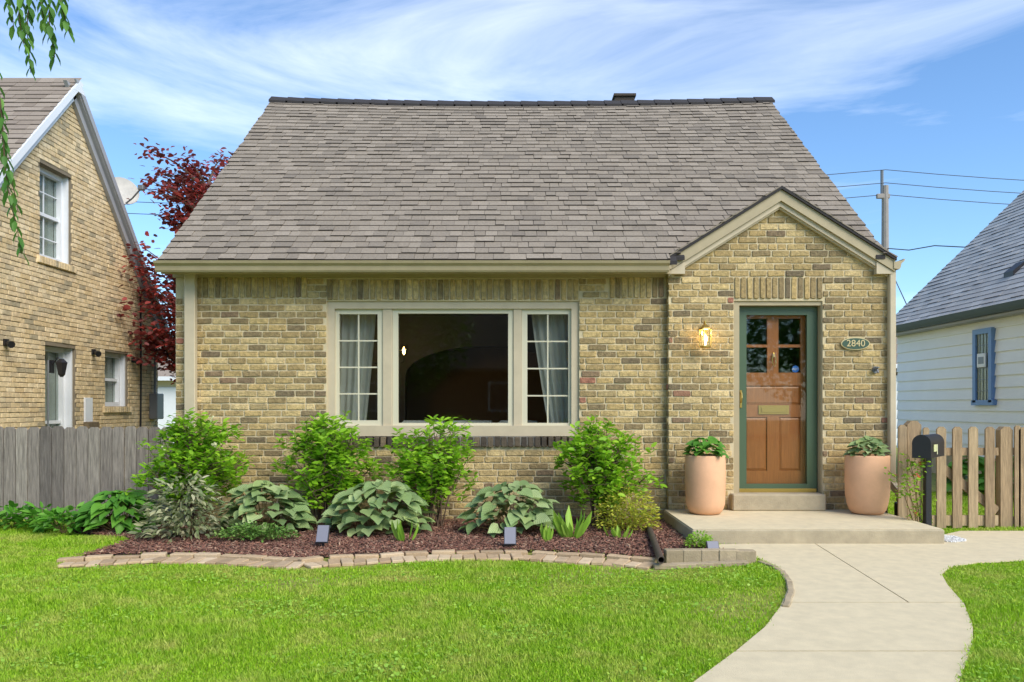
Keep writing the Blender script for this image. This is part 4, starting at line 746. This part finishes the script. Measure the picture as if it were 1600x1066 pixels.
for p, q, D, s, lab in ((504,835,7.1,1,'grey solar spotlight in mulch below the left window sash'),(797,838,7.1,1,'grey solar spotlight in mulch in front of right-hand silvery plant'),(1115,860,6.85,.95,'grey solar spotlight beside the stoop corner')):
    cx, cy, cz = PX(p,D), Y(D), PZ(q,D); t = thing('solar_light', lab, 'garden light', (cx,cy,.02), 'solar garden lights'); w_, h_ = .05*s, .068*s
    top, bot = Vector((cx,cy+.05,cz+h_)), Vector((cx,cy-.03,cz-h_)); u = (top-bot).normalized(); nn = Vector((1,0,0)).cross(u)
    vs = [P+Vector((sx*w_,0,0))+nn*k for k in (0,.016) for P, sx in ((bot,-1),(bot,1),(top,1),(top,-1))]; mb = MB(); mb.add(vs,[(3,2,1,0),(4,5,6,7)]+[(i,(i+1)%4,4+(i+1)%4,4+i) for i in range(4)]); obj('solar_panel', mb, M['solar'], t)
    mb = MB(); mb.add([P+Vector((sx*(w_+.007),0,0))+u*sz*.007-nn*(k-.003) for k in (0,.014) for P, sx, sz in ((bot,-1,-1),(bot,1,-1),(top,1,1),(top,-1,1))],[(3,2,1,0),(4,5,6,7)]+[(i,(i+1)%4,4+(i+1)%4,4+i) for i in range(4)]); obj('bezel', mb, M['black'], t)
    obj('lamp_head', MB().bbox(cx-.04,cx+.04,cy+.01,cy+.09,cz-.06,cz+.03,.012), M['black'], t); obj('stake', MB().tube([(cx,cy+.02,.0),(cx,cy+.02,cz-.03)],[.008,.014],8), M['black'], t)
pa, pb = G(1013,822,.06), G(1033,880,.06); mb = MB(); A, B = Vector((*pa,.06)), Vector((*pb,.085)); pts = [A+(B-A)*i/24 for i in range(25)]; mb.tube(pts,[.029+.002*(i%2) for i in range(25)],14,caps=False); mb.tube(pts[::-1],.023,14,caps=False)
n0 = 0; mb.add([B+Vector((math.cos(a)*r,0,math.sin(a)*r)) for r in (.031,.023) for a in [2*math.pi*k/14 for k in range(14)]],[(k,(k+1)%14,14+(k+1)%14,14+k) for k in range(14)]); tag(obj('drain_pipe', mb, M['drain'], smooth=False), 'dark brown drain pipe lying across the mulch to the edging', 'pipe')
n = 900; a = rng.uniform(0,6.3,n); r = np.sqrt(rng.random(n)); cx, cy = G(1480,846); px_, py2 = cx+.17*r*np.cos(a), cy+.2*r*np.sin(a)+.05
oc = [(1,0,0),(-1,0,0),(0,1,0),(0,-1,0),(0,0,.7),(0,0,-.7)]; of = [(0,2,4),(2,1,4),(1,3,4),(3,0,4),(2,0,5),(1,2,5),(3,1,5),(0,3,5)]
v, f = scatter(oc, of, rotmats(a*7,a*3,a*5,rng.uniform(.008,.018,n)), np.c_[px_,py2,np.full(n,.02)]); o = npobj('pebbles', v, f, M['pebble'], smooth=True); o['label'] = 'small patch of white pebbles at stoop corner'; o['category'] = 'pebbles'
# ------------------------------------------------------------------ plants
def foliage(parent, name, locs, dirs, sizes, m, wide=1.0, base=LEAF[0], faces=LEAFT):
    L = np.asarray(locs,float); d = np.asarray(dirs,float); d /= np.linalg.norm(d,axis=1)[:,None]; n = len(L)
    up = np.tile([0,0,1.0],(n,1))+rng.normal(0,.45,(n,3)); s = np.cross(up,d); s /= np.linalg.norm(s,axis=1)[:,None]+1e-9; u = np.cross(d,s)
    m3 = np.stack([d,s*wide,u],axis=2)*np.asarray(sizes).reshape(-1,1,1); v, f = scatter(base, faces, m3, L); return npobj(name, v, f, M[m], parent, True)
def shrub(lab, cx, cy, hw, zlo, ztop, m='shrub', nstem=16, sub=13, lsz=.084, flowers=0, name='hydrangea_shrub', group='green shrubs under the window'):
    t = thing(name, lab, 'shrub', (cx,cy,.02), group); st_ = MB(); L, Dd, Sz = [], [], []; tips = []
    for i in range(nstem):
        a = i*2.39996+random.uniform(-.4,.4); r = math.sqrt((i+.5)/nstem)*random.uniform(.8,1.05); tz = zlo+(ztop-zlo)*(1-.75*r*r)*random.uniform(.82,1.0)
        tip = Vector((cx+hw*.85*r*math.cos(a), cy+min(hw*.75,.42)*r*math.sin(a), tz)); b0 = Vector((cx+random.uniform(-.1,.1), cy+random.uniform(-.06,.06), .0)); mid = b0.lerp(tip,.5)+Vector((0,0,.08*(1-r)))-Vector(((tip.x-cx)*.15,(tip.y-cy)*.15,0)); st_.tube([b0,mid,tip],[.009,.006,.003],5)
        subs = [tip+Vector((0,0,.03))]
        for k in range(sub):
            q = random.uniform(.35,.95); p = (b0.lerp(mid,q*2) if q < .5 else mid.lerp(tip,(q-.5)*2)); e = p+Vector((random.gauss(0,.12)*hw/.5, random.gauss(0,.09), random.uniform(.03,.16)))
            if e.z < zlo*.8 : e.z = zlo*.8+random.uniform(0,.1)
            e.y = min(e.y, .05); st_.tube([p,e],[.004,.002],4); subs.append(e)
        for e in subs:
            tips.append(e); nl = random.randint(8,11)
            for j in range(nl):
                aa = j*2.4+random.random(); el = random.uniform(-.35,.9); L.append(e+Vector((0,0,-.012*j+random.uniform(0,.02)))); Dd.append((math.cos(aa),math.sin(aa),el)); Sz.append(lsz*random.uniform(.65,1.15))
    obj('stems', st_, M['bark'], t, stuff=True); foliage(t, 'leaves', L, Dd, Sz, m)
    if flowers:
        L2, D2_, S2 = [], [], []
        for e in random.sample(tips, flowers):
            for j in range(16): a = random.uniform(0,6.3); L2.append(e+Vector((random.gauss(0,.018),random.gauss(0,.018)-.03,.05+random.gauss(0,.018)))); D2_.append((math.cos(a),math.sin(a),random.uniform(-.2,.8))); S2.append(.028)
        foliage(t, 'flowers', L2, D2_, S2, 'flower', 1.6)
    return t
SD = 8.3; sy = Y(SD)
shrub('broad bright green shrub with cream blooms nearest the board fence', PX(302,SD), sy, .66, .4, PZ(638,SD), nstem=26, sub=13, flowers=7)
shrub('bright green shrub under the left end of front window', PX(511,SD), sy, .56, .42, PZ(636,SD), nstem=22)
shrub('narrow bright green shrub in front of the window centre', PX(678,SD), sy, .54, .36, PZ(646,SD), nstem=18)
shrub('bright green shrub between front window and the entry', PX(940,SD), sy, .6, .33, PZ(655,SD), nstem=22, flowers=1)
HD = 7.95; hy = Y(HD)
hosta('hosta', 'silvery green broad-leaved plant beside the variegated plant', 'plant', PX(410,HD), hy+.08, .56, .42, .52, 125, 'hosta', .155, 'silvery broad-leaved plants')
hosta('hosta', 'silvery green broad-leaved plant below the left casement', 'plant', PX(590,HD), hy, .64, .46, .54, 155, 'hosta', .16, 'silvery broad-leaved plants')
hosta('hosta', 'silvery green broad-leaved plant below the right casement', 'plant', PX(800,HD), hy, .57, .43, .53, 140, 'hosta', .15, 'silvery broad-leaved plants')
hosta('hosta', 'deep green broad-leaved plant spreading in front of board fence', 'plant', PX(185,8.1), Y(8.1), .5, .4, .42, 130, 'dhosta', .17, wide=.7)
def bushy(name, lab, cx, cy, hw, hd, h, n, m, lsz, wide=1, z0=.02, droop=0.0, cat='plant', group=None):
    t = thing(name, lab, cat, (cx,cy,z0), group); a = rng.uniform(0,6.3,n); r = rng.random(n)**.45; e = np.arccos(rng.random(n)); L = np.c_[cx+hw*r*np.sin(e)*np.cos(a), cy+hd*r*np.sin(e)*np.sin(a), z0+.04+h*r*np.cos(e)*rng.uniform(.85,1.1,n)]
    Dd = np.c_[np.cos(a),np.sin(a)-.25,rng.normal(.25-droop,.45,n)]; foliage(t, 'leaves', L, Dd, lsz*rng.uniform(.6,1.2,n), m, wide); st_ = MB()
    for k in range(12): i = k*n//12; st_.tube([(cx,cy,0),tuple((np.array([cx,cy,0])*.4+L[i]*.6)),tuple(L[i])],[.006,.004,.002],4)
    obj('stems', st_, M['stem'], t, stuff=True); return t
bushy('variegated_plant', 'cream and green variegated bushy plant left of the silvery plants', PX(285,7.65), Y(7.65), .42, .34, .62, 950, 'varieg', .1, .6, droop=.3)
bushy('gold_shrub', 'yellow green fine-leaved mounded shrub next to the stoop', PX(980,8.05), Y(8.05), .34, .3, .46, 2200, 'spirea', .042, .9, cat='shrub')
bushy('groundcover_plant', 'low small-leaved groundcover in front of leftmost silvery plant', PX(400,7.45), Y(7.45), .42, .16, .13, 1500, 'cover', .032, 1.2)
bushy('sedum_plant', 'small yellow green clump beside the stoop corner light', PX(1092,7.0), Y(7.0), .13, .1, .13, 500, 'lily', .03, 1.2)
def lily(lab, cx, cy, n, h, sp, m='lily'):
    t = thing('lily_plant', lab, 'plant', (cx,cy,.02), 'upright broad-leaved plants'); me = leafmesh('upright_leaf', LEAF[0], [tuple(f) for f in LEAFT], M[m])
    for i in range(n): a = random.uniform(0,6.3); r = random.uniform(0,sp*.5); put('leaf', me, (cx+r*math.cos(a),cy+r*math.sin(a)*.6,.02), (math.cos(a)*sp*3.0,math.sin(a)*sp*2.2,1), (math.cos(a)+.01,math.sin(a)-.6,.3), h*random.uniform(.6,1.1), t, .5)
lily('tall bright leafy clump right of the rightmost silvery plant', PX(893,7.6), Y(7.6), 22, .31, .24); lily('small bright leafy sprout beside tall leafy clump', PX(853,7.45), Y(7.45), 7, .19, .1); lily('bright leafy sprout in front of middle silvery plant', PX(632,7.4), Y(7.4), 9, .24, .14); lily('short leafy sprout in front of the gold shrub', PX(968,7.6), Y(7.6), 12, .15, .22)
for i, (p, D, lab) in enumerate(((20,8.3,'leafy weed at the far left foot of board fence'),(70,8.2,'leafy weed second from left along the board fence'),(100,8.0,'leafy weed nearest the deep green broad-leaved plant'))): bushy('leafy_weed', lab, PX(p,D), Y(D), .26, .18, .2, 130, 'weed', .13, .8, group='weeds along the board fence')
# rose on mailbox post and plants behind the picket fence
t = thing('climbing_rose', 'thin leafy vine with coral blooms climbing the mailbox post', 'vine', (mx_-.05,my_,0)); st_ = MB(); L, Dd, Sz = [], [], []
for k in range(9):
    a = random.uniform(0,6.3); e = Vector((mx_+random.uniform(-.36,.16), my_+random.uniform(-.12,.15), random.uniform(.45,.98))); b0 = Vector((mx_+random.uniform(-.1,.08),my_+.05,.0)); md = b0.lerp(e,.6)+Vector((0,0,.1)); st_.tube([b0,md,e],[.006,.004,.002],4)
    for j in range(34): q = random.random()**.6; p = b0.lerp(md,q*2) if q < .5 else md.lerp(e,q*2-1); L.append(p+Vector((random.gauss(0,.035),random.gauss(0,.035),random.gauss(0,.03)))); aa = random.uniform(0,6.3); Dd.append((math.cos(aa),math.sin(aa),random.uniform(-.5,.5))); Sz.append(random.uniform(.03,.06))
obj('stems', st_, M['stem'], t, stuff=True); foliage(t,'leaves',L,Dd,Sz,'shrub',1.2)
fl = [L[i]+Vector((-.02,-.03,.02)) for i in (3,60,150,230) for _ in range(9)]; foliage(t,'flowers',[p+Vector((random.gauss(0,.01),random.gauss(0,.01),random.gauss(0,.01))) for p in fl],[(random.gauss(0,1),random.gauss(0,1)-.5,random.random()) for _ in fl],[.03]*len(fl),'coral',1.5)
for p, D, lab in ((1515,11.5,'dark leafy plant behind the gate pickets'),(1575,11.0,'dark leafy plant behind the rightmost fence post'),(1640,10.5,'dark leafy plant beyond the right edge of fence')): hosta('hosta', lab, 'plant', PX(p,D), Y(D), .45, .4, .6, 40, 'dhosta', .24, 'plants behind the picket fence')
# burgundy tree between the houses
tx, ty = -5.9, 6.1; t = thing('burgundy_tree', 'burgundy-leaved tree rising between the two brick houses', 'tree', (tx,ty,0)); tr = MB(); tr.tube([(tx,ty,0),(tx+.05,ty,1.6),(tx,ty+.1,3.2),(tx+.2,ty,5.2)],[.13,.10,.07,.03],8); L, Dd, Sz = [], [], []
for k in range(150):
    q = random.random(); b0 = Vector((tx+.1*q,ty,1.5+4.0*q)); a = random.uniform(0,6.3); ln2 = random.uniform(.5,1.7)*(1-.25*q); e = b0+Vector((math.cos(a)*ln2,math.sin(a)*ln2*.8,random.uniform(.15,1.1)*ln2))
    if e.y < ly1+.3 and e.x < LX+.12: e.x = LX+.12
    if e.y < 7.7 and e.x > -4.0: e.x = -4.0
    md = b0.lerp(e,.5)+Vector((0,0,.1)); tr.tube([b0,md,e],[.03,.016,.004],5)
    for j in range(75):
        w_ = random.random()**.5; p = b0.lerp(md,w_*2) if w_ < .5 else md.lerp(e,w_*2-1); p = p+Vector((random.gauss(0,.11),random.gauss(0,.11),random.gauss(0,.09)))
        if p.x < LX+.05: p.x = LX+.05
        L.append(p); aa = random.uniform(0,6.3); Dd.append((math.cos(aa),math.sin(aa),random.uniform(-.7,.3))); Sz.append(random.uniform(.08,.14))
obj('trunk', tr, M['bark'], t); foliage(t, 'crown', L, Dd, Sz, 'red', 1.3)
# weeping tree at the left edge: trunk out of frame, twigs hanging into view
wxx, wyy = -5.2, -3.4; t = thing('weeping_tree', 'weeping tree with leafy twigs hanging at the upper left edge', 'tree', (wxx,wyy,0)); tr = MB(); tr.tube([(wxx,wyy,0),(wxx+.05,wyy,2),(wxx,wyy+.1,4.2),(wxx+.3,wyy,5.6)],[.2,.16,.12,.06],10)
me = leafmesh('willow_leaf', LEAF[0], [tuple(f) for f in LEAFT], M['willow'])
def twig(limb_from, top, length, sway, nl):
    tr.tube([limb_from, Vector(limb_from).lerp(Vector(top),.6)+Vector((0,0,.25)), top],[.05,.03,.008],6); pts = [Vector(top)+Vector((sway*(q/8)**1.3,0.02*math.sin(q),-length*q/8)) for q in range(9)]; tr.tube(pts,[.005-.0004*q for q in range(9)],4)
    for i in range(nl):
        q = 1.2+6.8*(i+.5)/nl; k = min(7,int(q)); p = pts[k].lerp(pts[k+1],q-k); a = i*2.4; put('leaf', me, p, (math.cos(a)*.45+.1,math.sin(a)*.45,-1), (math.cos(a),math.sin(a),.5), random.uniform(.08,.12), t, .75)
WD = 5.2
for p, ytop, ybot, sw, nl in ((12,-40,40,.03,10),(30,-40,70,.02,14),(45,-50,112,.0,22),(62,-40,55,.05,14),(76,-45,88,.03,18),(92,-40,50,.06,14),(-12,60,330,.16,26),(-5,120,395,.15,30)):
    D = WD+random.uniform(-.15,.15); twig((wxx,wyy,4.6), (PX(p,D), Y(D), PZ(ytop,D)), (ybot-ytop)*D/FPX, sw, nl)
obj('trunk', tr, M['bark'], t)

# ------------------------------------------------------------------ the far side of the street, mirrored in the window glass
oh = thing('house_across_street', 'brick house across the street mirrored in the front window', 'house', (2.5,-30,0))
obj('wall', MB().box(-14,9,-38,-30,-.1,3.2), M['dbrick'], oh); mb = MB(); mb.prism([(-30+.5,3.0),(-34,6.6),(-38.5,3.0),(-38.5,3.15),(-34,6.8),(-30+.5,3.15)],'x',-14.4,9.4); obj('roof', mb, M['shingle'], oh)
for x in (-11,-8,-1.2,1.6,6.2):
    wv = obj('window', framed(MB(), x, x+1.3, -30.001, -29.93, 1.0, 2.5, .1), M['white'], oh); obj('pane', MB().box(x+.1,x+1.2,-29.99,-29.98,1.1,2.4), M['dark'], wv)
obj('door', MB().bbox(4.2,5.15,-30.0,-29.94,.1,2.2,.01), M['wood'], oh)
for x, y, h, lab in ((-4.6,-24,9,'dark leafy street tree mirrored at the window left'),(-13,-28,8,'leafy tree across the street farther left of the mirrored house'),(13,-27,9,'leafy tree across the street right of the mirrored house')):
    t = thing('street_tree', lab, 'tree', (x,y,0), 'trees across the street'); obj('trunk', MB().tube([(x,y,0),(x+.1,y,2.5),(x,y,h*.7)],[.25,.2,.08],8), M['bark'], t); n = 5000
    a = rng.uniform(0,6.3,n); r = rng.random(n)**.4; e = np.arccos(rng.uniform(-1,1,n)); L = np.c_[x+3.0*r*np.sin(e)*np.cos(a), y+3.0*r*np.sin(e)*np.sin(a), h*.58+h*.42*r*np.cos(e)]
    foliage(t, 'crown', L, np.c_[np.cos(a*7),np.sin(a*7),rng.normal(0,.5,n)], rng.uniform(.2,.36,n), 'dhosta', 1.2)

# clover and weeds through the lawn
n = 6000; cxs = rng.uniform(-4,4,60); cys = rng.uniform(-5.2,-2.3,60); i_ = rng.integers(0,60,n); px = cxs[i_]+rng.normal(0,.2,n); py = cys[i_]+rng.normal(0,.10,n)
k = ~inpoly(px,py,walk) & ~inpoly(px,py,bed) & ~inpoly(px,py,edge_out+[G(*p) for p in inner_px[::-1]]); px, py = px[k], py[k]; n = len(px); a = rng.uniform(0,6.3,n)
o = foliage(None, 'clover', np.c_[px,py,rng.uniform(.02,.036,n)], np.c_[np.cos(a),np.sin(a),rng.normal(.1,.25,n)], rng.uniform(.012,.024,n), 'lily', 1.7); o['label'] = 'small clover leaves scattered in patches through the lawn'; o['category'] = 'clover'
